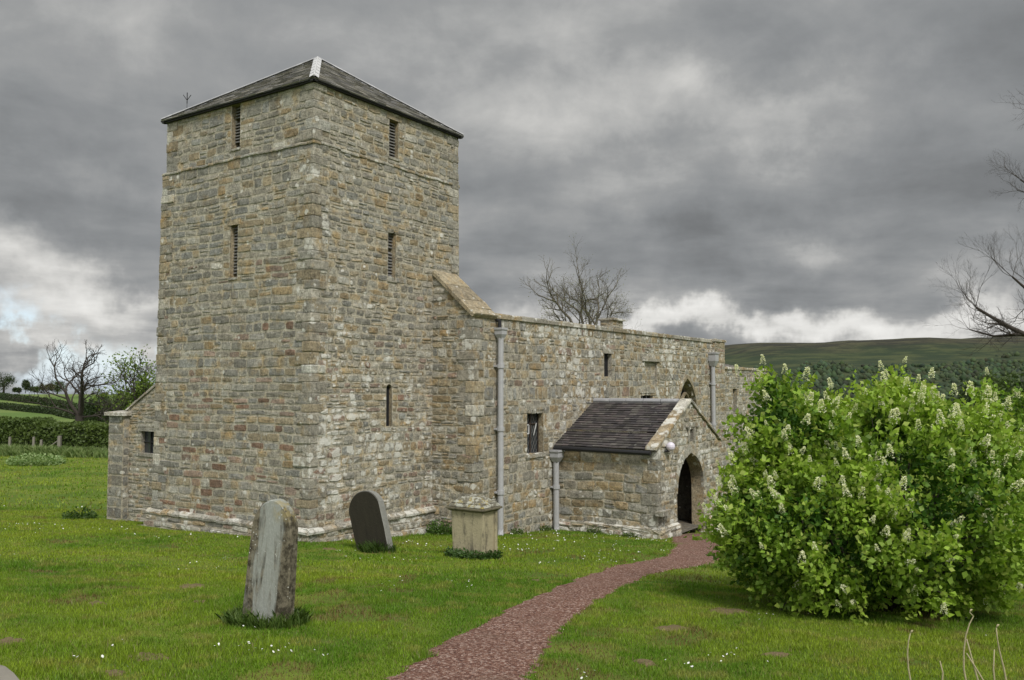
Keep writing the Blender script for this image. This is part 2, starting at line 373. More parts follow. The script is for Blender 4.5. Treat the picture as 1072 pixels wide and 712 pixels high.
tag(np_mesh('path', V3, 4, M_PATH, None, None, q, True), 'red gravel path curving to the porch', 'path', kind='structure')
def on_path(x, y, pad=0.):
    """boolean array: inside the path polygon"""
    poly = np.vstack([A_-dirn*pad, (B_+dirn*pad)[::-1]]); x = np.asarray(x); y = np.asarray(y); ins = np.zeros(x.shape, bool)
    x1, y1 = poly[:, 0], poly[:, 1]; x2, y2 = np.roll(x1, -1), np.roll(y1, -1)
    for a, b, c, d in zip(x1, y1, x2, y2):
        k = ((b > y) != (d > y)); 
        if b != d: ins ^= k & (x < (c-a)*(y-b)/(d-b)+a)
    return ins

# ---------------------------------------------------------------- church frame: a = east along the nave, b = north
E_ = Vector((.56037, .82824, 0)); N_ = Vector((-.82824, .56037, 0)); C0 = Vector((-4.201, 18., 0))
def CW(a, b, z): return C0+E_*a+N_*b+Vector((0, 0, z))

G1, G2, G3 = (.275, .262, .222), (.25, .247, .225), (.32, .30, .25)
TAN, OCH, PNK, RED, PAL, MOR = (.315, .262, .175), (.295, .228, .135), (.28, .208, .165), (.225, .14, .10), (.43, .415, .36), (.39, .36, .285)
def pick(ws, rnd):
    t = rnd.random()*sum(w_ for _, w_ in ws)
    for c, w_ in ws:
        t -= w_
        if t <= 0: break
    k = rnd.uniform(.72, 1.2); w_ = rnd.uniform(-.03, .03); return (c[0]*k*(1+w_), c[1]*k, c[2]*k*(1-w_))

def masonry(g, M, v0, v1, lf, rf, pal, holes=(), crs=(.11, .2), ln=(.2, .5), rough=.014, quoin=(False, False), lich=lambda u, v: 0, seed=1, split=.14, mor=MOR, back=.003):
    """individually shaped stones in wavy courses; lf/rf(v) outline, hole(v)->(u0,u1)|None"""
    rnd = random.Random(seed); rough0 = rough; rough = rough*.75
    def spans(v):
        S = [(lf(v), rf(v), 0, 0)]
        for h in holes:
            hh = h(v)
            if hh is None: continue
            T = []
            for a, b, fa, fb in S:
                if hh[0] >= b or hh[1] <= a: T.append((a, b, fa, fb)); continue
                if hh[0] > a: T.append((a, hh[0], fa, 1))
                if hh[1] < b: T.append((hh[1], b, 1, fb))
            S = T
        return [s for s in S if s[1]-s[0] > .03]
    # mortar backing
    brk = sorted(set([v0, v1]+[x for h in holes for x in getattr(h, 'brk', ())]+[v0+(v1-v0)*k/max(1, int((v1-v0)/.12)) for k in range(max(1, int((v1-v0)/.12))+1)]))
    brk = [b for b in brk if v0 <= b <= v1]
    for a, b in zip(brk, brk[1:]):
        if b-a < 1e-5: continue
        e = 1e-4; Sa = spans(a+e); Sb = spans(b-e)
        if len(Sa) != len(Sb): Sa = Sb = spans((a+b)/2)
        for p, q_ in zip(Sa, Sb):
            n = max(1, int((p[1]-p[0])/2)); L_ = max(0, lich((p[0]+p[1])/2, a))
            for k in range(n):
                f0, f1 = k/n, (k+1)/n
                g.quad([M(p[0]+(p[1]-p[0])*f0, a, -back), M(p[0]+(p[1]-p[0])*f1, a, -back), M(q_[0]+(q_[1]-q_[0])*f1, b, -back), M(q_[0]+(q_[1]-q_[0])*f0, b, -back)], (*mor, L_*.5))
    def stone(ua, ub, va, vb, c, L_, hgt):
        gap = .006; ua += gap; ub -= gap; va += gap; vb -= gap
        if ub-ua < .03 or vb-va < .02: return
        inn = min(.018, (ub-ua)*.2, (vb-va)*.22); xs = [0, inn/(ub-ua), .5, 1-inn/(ub-ua), 1]; ys = [0, inn/(vb-va), .5, 1-inn/(vb-va), 1]
        cj = min(.026, (vb-va)*.16); cor = {k: (rnd.uniform(0, cj), rnd.uniform(0, cj)) for k in range(4)}
        bow = [rnd.uniform(-.006, .006) for _ in range(4)]; tilt = rnd.uniform(-.5, .5)*rough; tilt2 = rnd.uniform(-.5, .5)*rough
        ix = []
        for j, y in enumerate(ys):
            for i, x in enumerate(xs):
                u = ua+(ub-ua)*x; v = va+(vb-va)*y
                ci = (0 if x < .5 else 1)+(0 if y < .5 else 2)
                if i in (0, 1, 3, 4) and j in (0, 1, 3, 4):
                    du, dv = cor[ci]; f = 1 if (i in (0, 4) and j in (0, 4)) else .8
                    u += du*f*(1 if x < .5 else -1); v += dv*f*(1 if y < .5 else -1)
                if i == 2 and j in (0, 4): v += bow[0 if j == 0 else 1]
                if j == 2 and i in (0, 4): u += bow[2 if i == 0 else 3]
                edge = i in (0, 4) or j in (0, 4)
                h = -.03 if edge else hgt+rnd.uniform(-.35, .35)*rough+tilt*(x-.5)*2+tilt2*(y-.5)*2+(.35*rough if i == 2 and j == 2 else 0)
                v += (mnoise.noise(Vector((u*.55, v*.6, seed*3.1)))*.05+mnoise.noise(Vector((u*2.1, v*1.3, seed*5.7)))*.018) if v0+.02 < v < v1-.02 else 0
                u = max(lf(v), min(rf(v), u)); v = max(v0, min(v1, v))
                ix.append(g.vert(M(u, v, h), (*c, L_)))
        for j in range(4):
            for i in range(4):
                k = j*5+i; g.face((ix[k], ix[k+1], ix[k+6], ix[k+5]))
    v = v0; row = 0
    while v < v1-.02:
        h = rnd.uniform(*crs)*(1.25 if rnd.random() < .12 else 1); vb = min(v1, v+h)
        if v1-vb < .06: vb = v1
        vm = (v+vb)/2
        for (a, b, fa, fb) in spans(vm):
            u = a; first = True
            while u < b-.01:
                jamb = False
                if first and fa: L_ = rnd.uniform(.14, .28); jamb = True
                elif first and quoin[0]: L_ = .46 if row % 2 else .26
                else: L_ = rnd.uniform(*ln)*(1.5 if rnd.random() < .12 else 1)
                ub = u+L_
                if b-ub < .13: ub = b
                elif (fb or quoin[1]) and b-ub < .4 and not first: ub = b-(.2 if fb else (.28 if row % 2 else .42)) if b-ub > .24 else b
                if ub == b and fb: jamb = True
                c = pick(pal((u+ub)/2, vm), rnd) if not jamb else pick([(TAN, 3), (OCH, 1), (G3, 3)], rnd)
                L0 = max(0, lich((u+ub)/2, vm)); lc = L0*rnd.uniform(.65, 1.15)
                if rnd.random() < L0*.08: kk = rnd.uniform(.85, 1.1); c = tuple(x*kk for x in PAL)
                rough = rough0*.75; hg = rnd.uniform(.0, 1)*rough
                if rnd.random() < split and ub-u < .45 and not jamb:
                    vs = v+(vb-v)*rnd.uniform(.4, .6); stone(u, ub, v, vs, c, lc, hg); stone(u, ub, vs, vb, pick(pal(u, vm), rnd), lc, rnd.random()*rough)
                else: stone(u, ub, v, vb, c, lc, hg)
                u = ub; first = False
        v = vb; row += 1

def trim(g, A, B, nrm, z0, z1, depth, inn=.05, seg=(.35, .75), cols=((G3, 2), (PAL, 2), (G1, 1)), lich=.6, seed=3, chamfer=.35, m=0):
    """row of dressed blocks from A to B projecting by depth along nrm"""
    rnd = random.Random(seed); A = Vector(A); B = Vector(B); L_ = (B-A).length; d = (B-A)/L_; up = Vector((0, 0, 1)); nrm = Vector(nrm); s = 0; seg = (seg[0]*.55, seg[1]*.8)
    while s < L_-.01:
        e = min(L_, s+rnd.uniform(*seg)); e = L_ if L_-e < .15 else e
        dz = rnd.uniform(-.012, .012); dd = depth*rnd.uniform(.7, 1.15); c = (*pick(cols, rnd), lich*rnd.uniform(.4, 1.3)); gp = .005
        def P_(t, z, o): return A+d*t+up*(z+dz)+nrm*o
        zc_ = z1-(z1-z0)*chamfer; zb = z0+(z1-z0)*.12
        rows = []
        for t in (s+gp, (s+e)/2, e-gp):
            j = rnd.uniform(-.012, .012)
            rows.append([g.vert(P_(t, z1+j, -inn), c), g.vert(P_(t, z1+j, dd*.35), c), g.vert(P_(t, zc_+j, dd), c), g.vert(P_(t, zb+j, dd*.97), c), g.vert(P_(t, z0+j, dd*.7), c), g.vert(P_(t, z0+j, -inn), c)])
        for r0, r1 in zip(rows, rows[1:]):
            for k in range(5): g.face((r0[k], r1[k], r1[k+1], r0[k+1]), m)
        g.face(rows[0][::-1], m); g.face(rows[-1], m); s = e

def rect_hole(u0, u1, v0, v1):
    f = lambda v: (u0, u1) if v0 < v < v1 else None
    f.brk = (v0, v1); return f
def arch_hole(u0, u1, v0, vs, pointed=0.):
    """round (pointed=0) or pointed arch above the springing vs"""
    r = (u1-u0)/2; c = (u0+u1)/2
    if pointed == 0: top = vs+r
    else: Rr = r*(1+pointed); top = vs+math.sqrt(Rr*Rr-(Rr-r)**2)
    def f(v):
        if v <= v0 or v >= top: return None
        if v <= vs: return (u0, u1)
        if pointed == 0: hw = math.sqrt(max(0, r*r-(v-vs)**2))
        else: hw = math.sqrt(max(0, Rr*Rr-(v-vs)**2))-(Rr-r)
        return (c-hw, c+hw) if hw > .01 else None
    f.top = top; f.brk = tuple([v0, vs]+[vs+(top-vs)*k/10 for k in range(1, 11)]); f.box = (u0, u1, v0, vs); return f
def outline(hole, n=10):
    u0, u1, v0, vs = hole.box; vv = [vs+(hole.top-vs)*k/n for k in range(n+1)]; Lp = [(u0, v0)]; Rp = [(u1, v0)]
    for v_ in vv[:-1]: s_ = hole(v_+1e-4) or ((u0+u1)/2,)*2; Lp.append((s_[0], v_)); Rp.append((s_[1], v_))
    return Rp+[((u0+u1)/2, hole.top)]+Lp[::-1]
def reveal(g, M, pts, depth, col, bm=1, out=.0, mi=0):
    """inner faces of an opening from a ccw outline, closed by a back panel (material bm)"""
    n = len(pts)
    for k in range(n):
        a, b = pts[k], pts[(k+1) % n]; rr = random.uniform(.8, 1.15); c = (*[x*rr for x in col], .3)
        g.quad([M(*a, out), M(*b, out), M(*b, -depth), M(*a, -depth)], c, mi)
    if bm is not None:
        us = [p[0] for p in pts]; vs = [p[1] for p in pts]
        i = [g.vert(M(*p, -depth)) for p in pts]; g.face(i, bm)
def rpts(u0, u1, v0, v1): return [(u1, v0), (u1, v1), (u0, v1), (u0, v0)]
def louvre(name, M, u0, u1, v0, v1, parent, flip=1):
    g = Geo(); reveal(g, M, rpts(u0, u1, v0, v1), .34, TAN, 1, -.012)
    n = int((v1-v0)/.072)
    for k in range(n):
        if random.random() < .06: continue
        v = v0+.03+k*(v1-v0-.03)/n; ds = random.uniform(-.006, .006)
        p = [M(u0, v+ds, -.10), M(u1, v-ds, -.10), M(u1, v+.05-ds, -.17), M(u0, v+.05+ds, -.17)]
        q_ = [x+Vector((0, 0, .02)) for x in p]; g.hexa(p+q_, m=2)
    M0 = M
    p = [M(u0-.1, v1, -.02), M(u1+.1, v1, -.02), M(u1+.1, v1, .012), M(u0-.1, v1, .012)]   # lintel
    g.hexa(p+[x+Vector((0, 0, .14)) for x in p], (*TAN, .2), 0)
    p = [M(u0-.03, v0-.05, -.1), M(u1+.03, v0-.05, -.1), M(u1+.03, v0-.05, .025), M(u0-.03, v0-.05, .025)]
    g.hexa(p+[x+Vector((0, 0, .05)) for x in p], (*G3, .4), 0)
    return g.build(name, [M_STONE, M_DARK, M_LOUVRE], parent)

church = empty('church', CW(0, 0, -3.3)); church.location = (0, 0, 0)
church.location = CW(0, 0, -3.3); OFF = church.location.copy()
tag(church, 'old rubble stone church with square west tower, slated porch and long nave', 'church')
def cb(g, name, mats, parent=None):
    """link a church mesh: root at tower corner, everything else at parent's origin"""
    p = parent or church
    o = g.build(name, mats, None); o.parent = p
    o.location = -OFF if p is church else (0, 0, 0)
    return o

# --- tower
def pal_w(u, v):
    t = max(0, min(1, (v+3)/6.5)); 
    return [(G1, 3+4*t), (G2, 2.4+2*t), (G3, 1.5+2*t), (TAN, 2.2), (OCH, .8-.3*t), (PNK, 2.3*(1-t)+.15), (RED, 1.3*(1-t)+.05)]
def pal_s(u, v):
    t = max(0, min(1, (v+3)/6.5)); return [(G1, 3), (G2, 1+2*t), (G3, 3+2*t), (TAN, 2.6), (OCH, .7), (PNK, 1.3*(1-t)+.2), (RED, .5*(1-t)), (PAL, .4*(1-t)+.1)]
def pal_n(u, v): return [(G1, 2.2), (G3, 2.6), (TAN, 3), (OCH, 1.8), (PNK, .9), (PAL, .3), (G2, 1.2)]
MW = lambda u, v, h: CW(-h, u, v)          # west faces: u = b (seen mirrored, fine)
MS = lambda u, v, h: CW(u, -h, v)
tg = Geo(); BW = lambda v: 5.45-(v+3.3)*.02; AE = lambda v: 5.12-(v+3.3)*.011
hl = [rect_hole(2.40, 2.70, 5.42, 6.44), rect_hole(2.42, 2.68, 2.46, 3.66)]
hs = [rect_hole(2.36, 2.68, 5.38, 6.28), rect_hole(2.35, 2.61, 2.48, 3.62)]
slit = arch_hole(2.33, 2.52, -.92, -.05)
lw = lambda u, v: .2 if v > -2.2 else .45
def ls(u, v): return .3+.6*max(0, 1-abs(v+1.2)/3.6)+.35*max(0, 1-u/1.5)*(1 if v < 4.5 else 0)
masonry(tg, MW, -2.98, 5.2, lambda v: 0, BW, pal_w, [hl[1]], (.125, .215), (.24, .58), .014, (True, True), lw, 11, .1)
masonry(tg, MS, -2.98, 5.2, lambda v: 0, AE, pal_s, [hs[1], slit], (.12, .2), (.15, .42), .02, (True, True), ls, 12, .12)
masonry(tg, MW, 5.2, 6.47, lambda v: .0, lambda v: 5.13, pal_w, [hl[0]], (.14, .23), (.24, .55), .014, (True, True), lw, 13, .08)
masonry(tg, MS, 5.2, 6.47, lambda v: .0, lambda v: 4.96, pal_s, [hs[0]], (.12, .2), (.2, .48), .02, (True, True), lambda u, v: .3, 14, .12)
masonry(tg, lambda u, v, h: CW(5.0+h+.02*(5.2-min(v, 5.2))*.5, u, v), -3.9, 6.47, lambda v: 0, BW, pal_w, [], (.16, .26), (.3, .6), .014, (True, True), lw, 15)
masonry(tg, lambda u, v, h: CW(u, 5.12+h+max(0, 5.2-v)*.02, v), -3.9, 6.47, lambda v: 0, AE, pal_w, [], (.16, .26), (.3, .6), .014, (True, True), lw, 16)
for (z0, z1, off, sd_) in ((-3.2, -2.98, .08, 21), (-3.36, -3.2, .12, 22), (-4.0, -3.36, .20, 23)):
    masonry(tg, lambda u, v, h, o=off: CW(-h-o, u, v), z0, z1, lambda v, o=off: -o, lambda v, o=off: 5.47+o, pal_w, [], (.13, .17), (.3, .7), .03, (True, True), lambda u, v: .75, sd_, .05)
    masonry(tg, lambda u, v, h, o=off: CW(u, -h-o, v), z0, z1, lambda v, o=off: -o, lambda v: 4.0, pal_s, [], (.13, .17), (.25, .6), .03, (True, False), lambda u, v: .95, sd_+5, .05)
    for u in range(11): tg.quad([CW(-off, -off+u*.55, z1), CW(-off, -off+(u+1)*.55, z1), CW(.02, -off+(u+1)*.55, z1), CW(.02, -off+u*.55, z1)], (*G3, .9))
    for u in range(8): tg.quad([CW(-off+u*.52, -off, z1+.001), CW(-off+(u+1)*.52, -off, z1+.001), CW(-off+(u+1)*.52, .02, z1+.001), CW(-off+u*.52, .02, z1+.001)], (*G3, .9))
def quoins(g, ca, cbn, sa, sb_, z0, z1, seed, lich=.7, hgt=(.17, .27), at_=lambda z: (0, 0)):
    rnd = random.Random(seed); z = z0; row = 0
    while z < z1-.08:
        h = min(rnd.uniform(*hgt), z1-z); la, lb = (rnd.uniform(.34, .48), rnd.uniform(.18, .26)) if row % 2 else (rnd.uniform(.18, .26), rnd.uniform(.34, .48))
        c = (*pick([(G1, 2), (G3, 3), (TAN, 2), (PAL, 1.2)], rnd), lich*rnd.uniform(.3, 1.2)); o = rnd.uniform(.012, .03); oa, ob = at_(z); x0, y0 = ca+oa, cbn+ob; e = .012
        pts = []
        for zz, k in ((z+.006, .8), (z+.03, 1), (z+h-.03, 1), (z+h-.006, .8)):
            q = o*k+rnd.uniform(-.004, .004); pts.append([g.vert(CW(x0-sa*a_, y0-sb_*b_, zz), c) for a_, b_ in ((q, -lb), (q, q-e), (q-e, q), (-la, q), (-la, -.05), (-.05, -lb))])
        for r0, r1 in zip(pts, pts[1:]):
            for i in range(6): g.face((r0[i], r0[(i+1) % 6], r1[(i+1) % 6], r1[i]))
        g.face(pts[0][::-1]); g.face(pts[-1]); z += h; row += 1
quoins(tg, 0, 0, 1, 1, -2.93, 5.14, 201); quoins(tg, 0, 0, 1, 1, 5.22, 6.46, 202, .4)
quoins(tg, 0, 5.44, 1, -1, -2.93, 5.14, 203, .4, (.17, .27), lambda z: (0, -(z+3.3)*.02)); quoins(tg, 0, 5.13, 1, -1, 5.22, 6.46, 204, .4)
quoins(tg, 4.97, 0, -1, 1, 2.9, 6.46, 205, .4)
tower = cb(tg, 'tower', M_STONE)
wn, sn = -E_, -N_
g = Geo()
trim(g, CW(0, -.02, 0), CW(0, 5.3, 0), wn, 5.15, 5.215, .035, seed=31, cols=((G3, 2), (TAN, 1), (PAL, 1)), lich=.3)
trim(g, CW(-.03, 0, 0), CW(5.03, 0, 0), sn, 5.15, 5.215, .04, seed=32, cols=((G3, 1), (PAL, 2), (TAN, 1)), lich=.5)
trim(g, CW(5.03, 0, 0), CW(5.03, 5.3, 0), E_, 5.12, 5.21, .05, seed=35)
cb(g, 'string_course', M_STONE, tower)
g = Geo()
trim(g, CW(0, -.1, 0), CW(0, 5.55, 0), wn, -3.06, -2.93, .135, seed=33, cols=((PAL, .5), (G3, 2), (TAN, 1), (G1, 1)), lich=.75, chamfer=.5)
trim(g, CW(-.1, 0, 0), CW(4.0, 0, 0), sn, -3.06, -2.93, .14, seed=34, cols=((PAL, 1), (G3, 2), (G1, 1)), lich=.85, chamfer=.5)
cb(g, 'plinth_moulding', M_STONE, tower)
for M_, (u0, u1, v0, v1) in ((MW, (2.40, 2.70, 5.42, 6.44)), (MW, (2.42, 2.68, 2.46, 3.66)), (MS, (2.36, 2.68, 5.38, 6.28)), (MS, (2.35, 2.61, 2.48, 3.62))):
    o = louvre('louvred_opening', M_, u0, u1, v0, v1, None); o.parent = tower
g = Geo(); reveal(g, MS, outline(slit), .09, TAN, 1, -.012)
cb(g, 'slit_window', [M_STONE, M_DARK], tower)

def slates(g, O, U, V_, lf, rf, vmax, w_=.24, ex=.17, th=.012, cols=((.1, .1, .1),), seed=1):
    """slates on a slope: O origin at eave, U along eave, V_ up the slope"""
    rnd = random.Random(seed); n = U.cross(V_).normalized(); n = n if n.z > 0 else -n; v = 0; row = 0
    while v < vmax:
        vb = min(vmax+.01, v+ex); a, b = lf(v), rf(v); a2, b2 = lf(vb), rf(vb); u = a-(w_*.5 if row % 2 else 0)
        while u < b:
            ub = u+w_*rnd.uniform(.8, 1.2); x0, x1 = max(a, u+.003), min(b, ub-.003); y0, y1 = max(a2, u+.003), min(b2, ub-.003)
            if x1 > x0+.02 and y1 > y0:
                c = rnd.choice(cols); k = rnd.uniform(.7, 1.3); c = (*[t*k for t in c], .2); l = th*rnd.uniform(1.6, 2.6); dv = rnd.uniform(-.008, .008)
                P0, P1 = O+U*x0+V_*(v+dv), O+U*x1+V_*(v+dv); P2, P3 = O+U*y1+V_*vb, O+U*y0+V_*vb
                g.hexa([P0+n*.006, P1+n*.006, P2+n*.003, P3+n*.003, P0+n*l, P1+n*l, P2+n*.008, P3+n*.008], c)
            u = ub
        v = vb; row += 1
SL_T = ((.19, .18, .165), (.22, .21, .185), (.16, .155, .15), (.22, .205, .175))
SL_P = ((.060, .052, .052), (.078, .066, .064), (.048, .043, .044), (.085, .078, .07), (.055, .05, .046))
ov = .12; ez = 6.47; apex = CW(2.48, 2.56, 8.28)
cor = [CW(-ov, -ov, ez), CW(4.96+ov, -ov, ez), CW(4.96+ov, 5.13+ov, ez), CW(-ov, 5.13+ov, ez)]
g = Geo()
for k in range(4):
    A, B = cor[k], cor[(k+1) % 4]; L_ = (B-A).length; U = (B-A)/L_; foot = A+U*((apex-A).dot(U)); H = (apex-foot).length; V_ = (apex-foot)/H; ft = (foot-A).length
    slates(g, A+Vector((0, 0, .012)), U, V_, lambda v, f=ft, H=H: f*v/H, lambda v, f=ft, H=H, L_=L_: L_-(L_-f)*v/H, H, .26, .17, .012, SL_T, 40+k)
    g.face([g.vert(p, (.06, .06, .06, 0)) for p in (A, B, apex)])
    g.quad([A, B, B+Vector((0, 0, .02)), A+Vector((0, 0, .02))], (.03, .03, .03, 0))
g.quad(cor[::-1], (.03, .03, .03, 0))
troof = cb(g, 'tower_roof', M_SLATE, tower)
g = Geo()
for k in range(4):   # dark eaves board under the slates
    A, B = cor[k], cor[(k+1) % 4]; inn = (CW(2.48, 2.56, ez)-(A+B)/2).normalized()*.12
    lo = Vector((0, 0, -.026)); p = [A+lo+inn*.3, B+lo+inn*.3, B+lo+inn, A+lo+inn]
    g.hexa(p+[x+Vector((0, 0, .024)) for x in p])
cb(g, 'eaves_board', M_BLACK, tower)
for k in range(4):
    g = Geo(); A = cor[k]; d = (apex-A); L_ = d.length; d /= L_; side = d.cross(Vector((0, 0, 1))).normalized(); up = Vector((0, 0, 1))
    wd = .10 if k == 0 else .05
    for s_ in (-1, 1):
        t = 0
        while t < L_:
            e = min(L_, t+.62); p0, p1 = A+d*(t+.004), A+d*e
            sd_ = side*s_*wd-up*.055*wd/.1
            g.quad([p0+up*.085, p1+up*.08, p1+up*.075+sd_, p0+up*.08+sd_] if s_ > 0 else [p1+up*.08, p0+up*.085, p0+up*.08+sd_, p1+up*.075+sd_]); t = e
    g.tube([A+up*.07+d*.01, apex+up*.07], .02, 6)
    cb(g, 'hip_flashing', M_WHITE if k == 0 else M_LEAD, tower)
g = Geo(); r_ = ray(196, 97); t_ = (C0+E_*1.6+N_*4.6)   # thin iron finial beyond the roof
tb = 21.6; pt = r_*(tb/r_.y); base = pt-Vector((0, 0, 1.05))
g.tube([base, pt-Vector((0, 0, .25))], .006, 5); g.tube([pt-Vector((0, 0, .28)), pt], .012, 5)
for s_ in (-1, 1): g.tube([pt-Vector((0, 0, .2)), pt+Vector((s_*.1, 0, -.06))], .009, 5)
cb(g, 'lightning_rod', M_BLACK, tower)

# --- nave
BN = -1.2336
MN = lambda u, v, h: CW(u, BN-h, v)
ng = Geo(); nh = [rect_hole(6.38, 7.18, -1.78, -.62), rect_hole(10.66, 11.14, .30, 1.0), rect_hole(13.2, 14.1, -.5, -.22), rect_hole(13.5, 14.45, .05, .83), arch_hole(16.05, 17.82, -1.6, -1.08, .7)]
ln_ = lambda u, v: .62+.25*math.sin(u*.9)+(.2 if v > .9 else 0)
masonry(ng, MN, -4.4, 1.70, lambda v: 4.0, lambda v: 19.5, pal_n, nh, (.15, .27), (.14, .42), .022, (True, False), ln_, 51, .14)
# west end of the nave wall with its raking top
slope = lambda v: BN if v < 1.68 else BN+(v-1.68)*1.14/1.12
masonry(ng, lambda u, v, h: CW(4.0-h, u, v), -4.0, 2.76, slope, lambda v: .02, pal_n, [], (.12, .2), (.18, .42), .024, (True, False), lambda u, v: .45, 52, .15)
masonry(ng, lambda u, v, h: CW(4.87+h, u, v), 1.2, 2.76, slope, lambda v: .02, pal_n, [], (.12, .2), (.18, .42), .02, (True, False), lambda u, v: .45, 53, .15)
# projecting east end pilaster
masonry(ng, lambda u, v, h: CW(u, BN-.14-h, v), -4.6, 1.74, lambda v: 19.5, lambda v: 20.55, pal_n, [], (.14, .22), (.25, .5), .02, (True, True), lambda u, v: .5, 54, .1)
masonry(ng, lambda u, v, h: CW(19.5-h, u, v), -4.6, 1.74, lambda v: BN-.14, lambda v: BN+.02, pal_n, [], (.14, .22), (.25, .5), .01, (True, True), lambda u, v: .5, 55, .1)
masonry(ng, lambda u, v, h: CW(20.55+h, u, v), -4.6, 1.74, lambda v: BN-.14, lambda v: 6.4, pal_n, [], (.15, .25), (.25, .6), .02, (True, True), lambda u, v: .5, 56, .1)
masonry(ng, lambda u, v, h: CW(u, 6.4+h, v), -4.6, 1.74, lambda v: 4.0, lambda v: 20.55, pal_n, [], (.18, .28), (.3, .7), .02, (True, True), lambda u, v: .5, 57, .1)
masonry(ng, lambda u, v, h: CW(4.0-h, u, v), -4.6, 1.74, lambda v: 5.1, lambda v: 6.4, pal_n, [], (.18, .28), (.3, .7), .02, (True, True), lambda u, v: .5, 58, .1)
# blocked opening slab heads standing a little proud
for (u0, u1, v0, v1, dp) in ((13.3, 14.65, .83, .93, .07), (10.55, 11.25, 1.0, 1.14, .02), (13.1, 14.2, -.22, -.08, .03), (6.25, 7.3, -.62, -.46, .02), (6.3, 7.26, -1.87, -1.78, .05)):
    p = [MN(u0, v0, -.03), MN(u1, v0, -.03), MN(u1, v0, dp), MN(u0, v0, dp)]; ng.hexa(p+[x+Vector((0, 0, v1-v0)) for x in p], (*G3, .5))
quoins(ng, 4.0, BN, 1, 1, -3.7, 1.62, 206, .7, (.18, .3)); nave = cb(ng, 'nave', M_STONE)
# copings
def slabrow(g, A, B, across, th, seg=(.5, 1.0), cols=((G3, 2), (TAN, 2), (PAL, 1)), lich=.7, seed=1, jit=.012, up=None):
    """flat coping slabs from A to B, spanning the vector across, thickness th"""
    rnd = random.Random(seed); seg = (seg[0]*.65, seg[1]*.85); jit = jit*1.5; A = Vector(A); B = Vector(B); L_ = (B-A).length; d = (B-A)/L_; ac = Vector(across); n = up or d.cross(ac).normalized(); n = n if n.z > 0 else -n; s = 0
    while s < L_-.01:
        e = min(L_, s+rnd.uniform(*seg)); e = L_ if L_-e < .25 else e
        c = (*pick(cols, rnd), lich*rnd.uniform(.5, 1.3)); j = [n*rnd.uniform(-jit, jit) for _ in range(4)]; a0 = ac*rnd.uniform(-.02, .02)
        q0, q1, q2, q3 = A+d*(s+.004)+a0, A+d*(e-.004)+a0, A+d*(e-.004)+ac, A+d*(s+.004)+ac
        top = [x+n*th+y for x, y in zip((q0, q1, q2, q3), j)]; ce = sum(top, Vector())/4
        mid = [x+n*th*.75 for x in (q0, q1, q2, q3)]; top = [ce+(x-ce)*.94 for x in top]
        i0 = [g.vert(x, c) for x in (q0, q1, q2, q3)]; i1 = [g.vert(x, c) for x in mid]; i2 = [g.vert(x, c) for x in top]
        g.face(i0[::-1]); g.face(i2)
        for a, b in ((i0, i1), (i1, i2)):
            for k in range(4): g.face((a[k], a[(k+1) % 4], b[(k+1) % 4], b[k]))
        s = e
g = Geo()
slabrow(g, CW(4.87, BN-.05, 1.69), CW(19.5, BN-.05, 1.69), N_*.42, .12, (.6, 1.2), seed=61)
slabrow(g, CW(3.94, .03, 2.80), CW(3.94, BN-.04, 1.66), E_*.98, .11, (.45, .7), cols=((TAN, 3), (G3, 1)), lich=.35, seed=62)
slabrow(g, CW(19.45, BN-.2, 1.74), CW(20.62, BN-.2, 1.74), N_*.5, .1, (.6, .8), seed=63)
slabrow(g, CW(20.3, BN+.3, 1.74), CW(20.3, 6.4, 1.74), E_*.34, .1, (.6, .8), seed=64)
cb(g, 'parapet_coping', M_STONE, nave)
g = Geo()      # low roof behind the parapet
slates(g, CW(5.0, BN+.3, 1.72), E_, (N_*3.4+Vector((0, 0, .50))).normalized(), lambda v: 0, lambda v: 15.4, 3.4, .3, .24, .015, SL_T, 65)
slates(g, CW(5.0, 6.45, 1.72), E_, (-N_*4.0+Vector((0, 0, .50))).normalized(), lambda v: 0, lambda v: 15.4, 4.0, .3, .24, .015, SL_T, 66)
g.quad([CW(20.4, BN+.3, 1.7), CW(20.4, 6.4, 1.7), CW(20.4, 2.45, 2.2), CW(20.4, 2.44, 2.2)], (.1, .1, .1, 0))
cb(g, 'nave_roof', M_SLATE, nave)
g = Geo()
masonry(g, lambda u, v, h: CW(u, BN+.06-h, v), 1.8, 2.06, lambda v: 11.35, lambda v: 12.05, pal_n, [], (.08, .1), (.18, .3), .015, seed=67)
masonry(g, lambda u, v, h: CW(11.35-h, u, v), 1.8, 2.06, lambda v: BN+.06, lambda v: BN+.5, pal_n, [], (.08, .1), (.18, .3), .015, seed=68)
slabrow(g, CW(11.3, BN, 2.06), CW(12.1, BN, 2.06), N_*.55, .06, (.3, .5), seed=69)
cb(g, 'chimney_stub', M_STONE, nave)
# leaded window with an open casement
g = Geo(); reveal(g, MN, rpts(6.38, 7.18, -1.78, -.62), .2, TAN, 1, -.012)
for u in np.linspace(6.38, 7.18, 3): g.tube([MN(u, -1.78, -.17), MN(u, -.62, -.17)], .022, 4, 2)
g.tube([MN(6.38, -1.0, -.17), MN(7.18, -1.0, -.17)], .018, 4, 2)
for k in range(-7, 9):
    for s_ in (-1, 1):
        pts = []
        for t in np.linspace(0, 1.16, 24):
            u = 6.78+k*.13+s_*(t-.58)*.62
            if 6.40 < u < 7.16: pts.append(MN(u, -1.78+t, -.185))
        if len(pts) > 1: g.tube([pts[0], pts[-1]], .0035, 3, 3)
for (p0, p1) in (((6.45, -1.02), (6.60, -1.02)), ((6.45, -1.25), (6.60, -1.25)), ((6.45, -1.25), (6.45, -1.02)), ((6.60, -1.25), (6.60, -1.02))): g.tube([MN(*p0, -.10), MN(*p1, -.10)], .02, 4, 4)
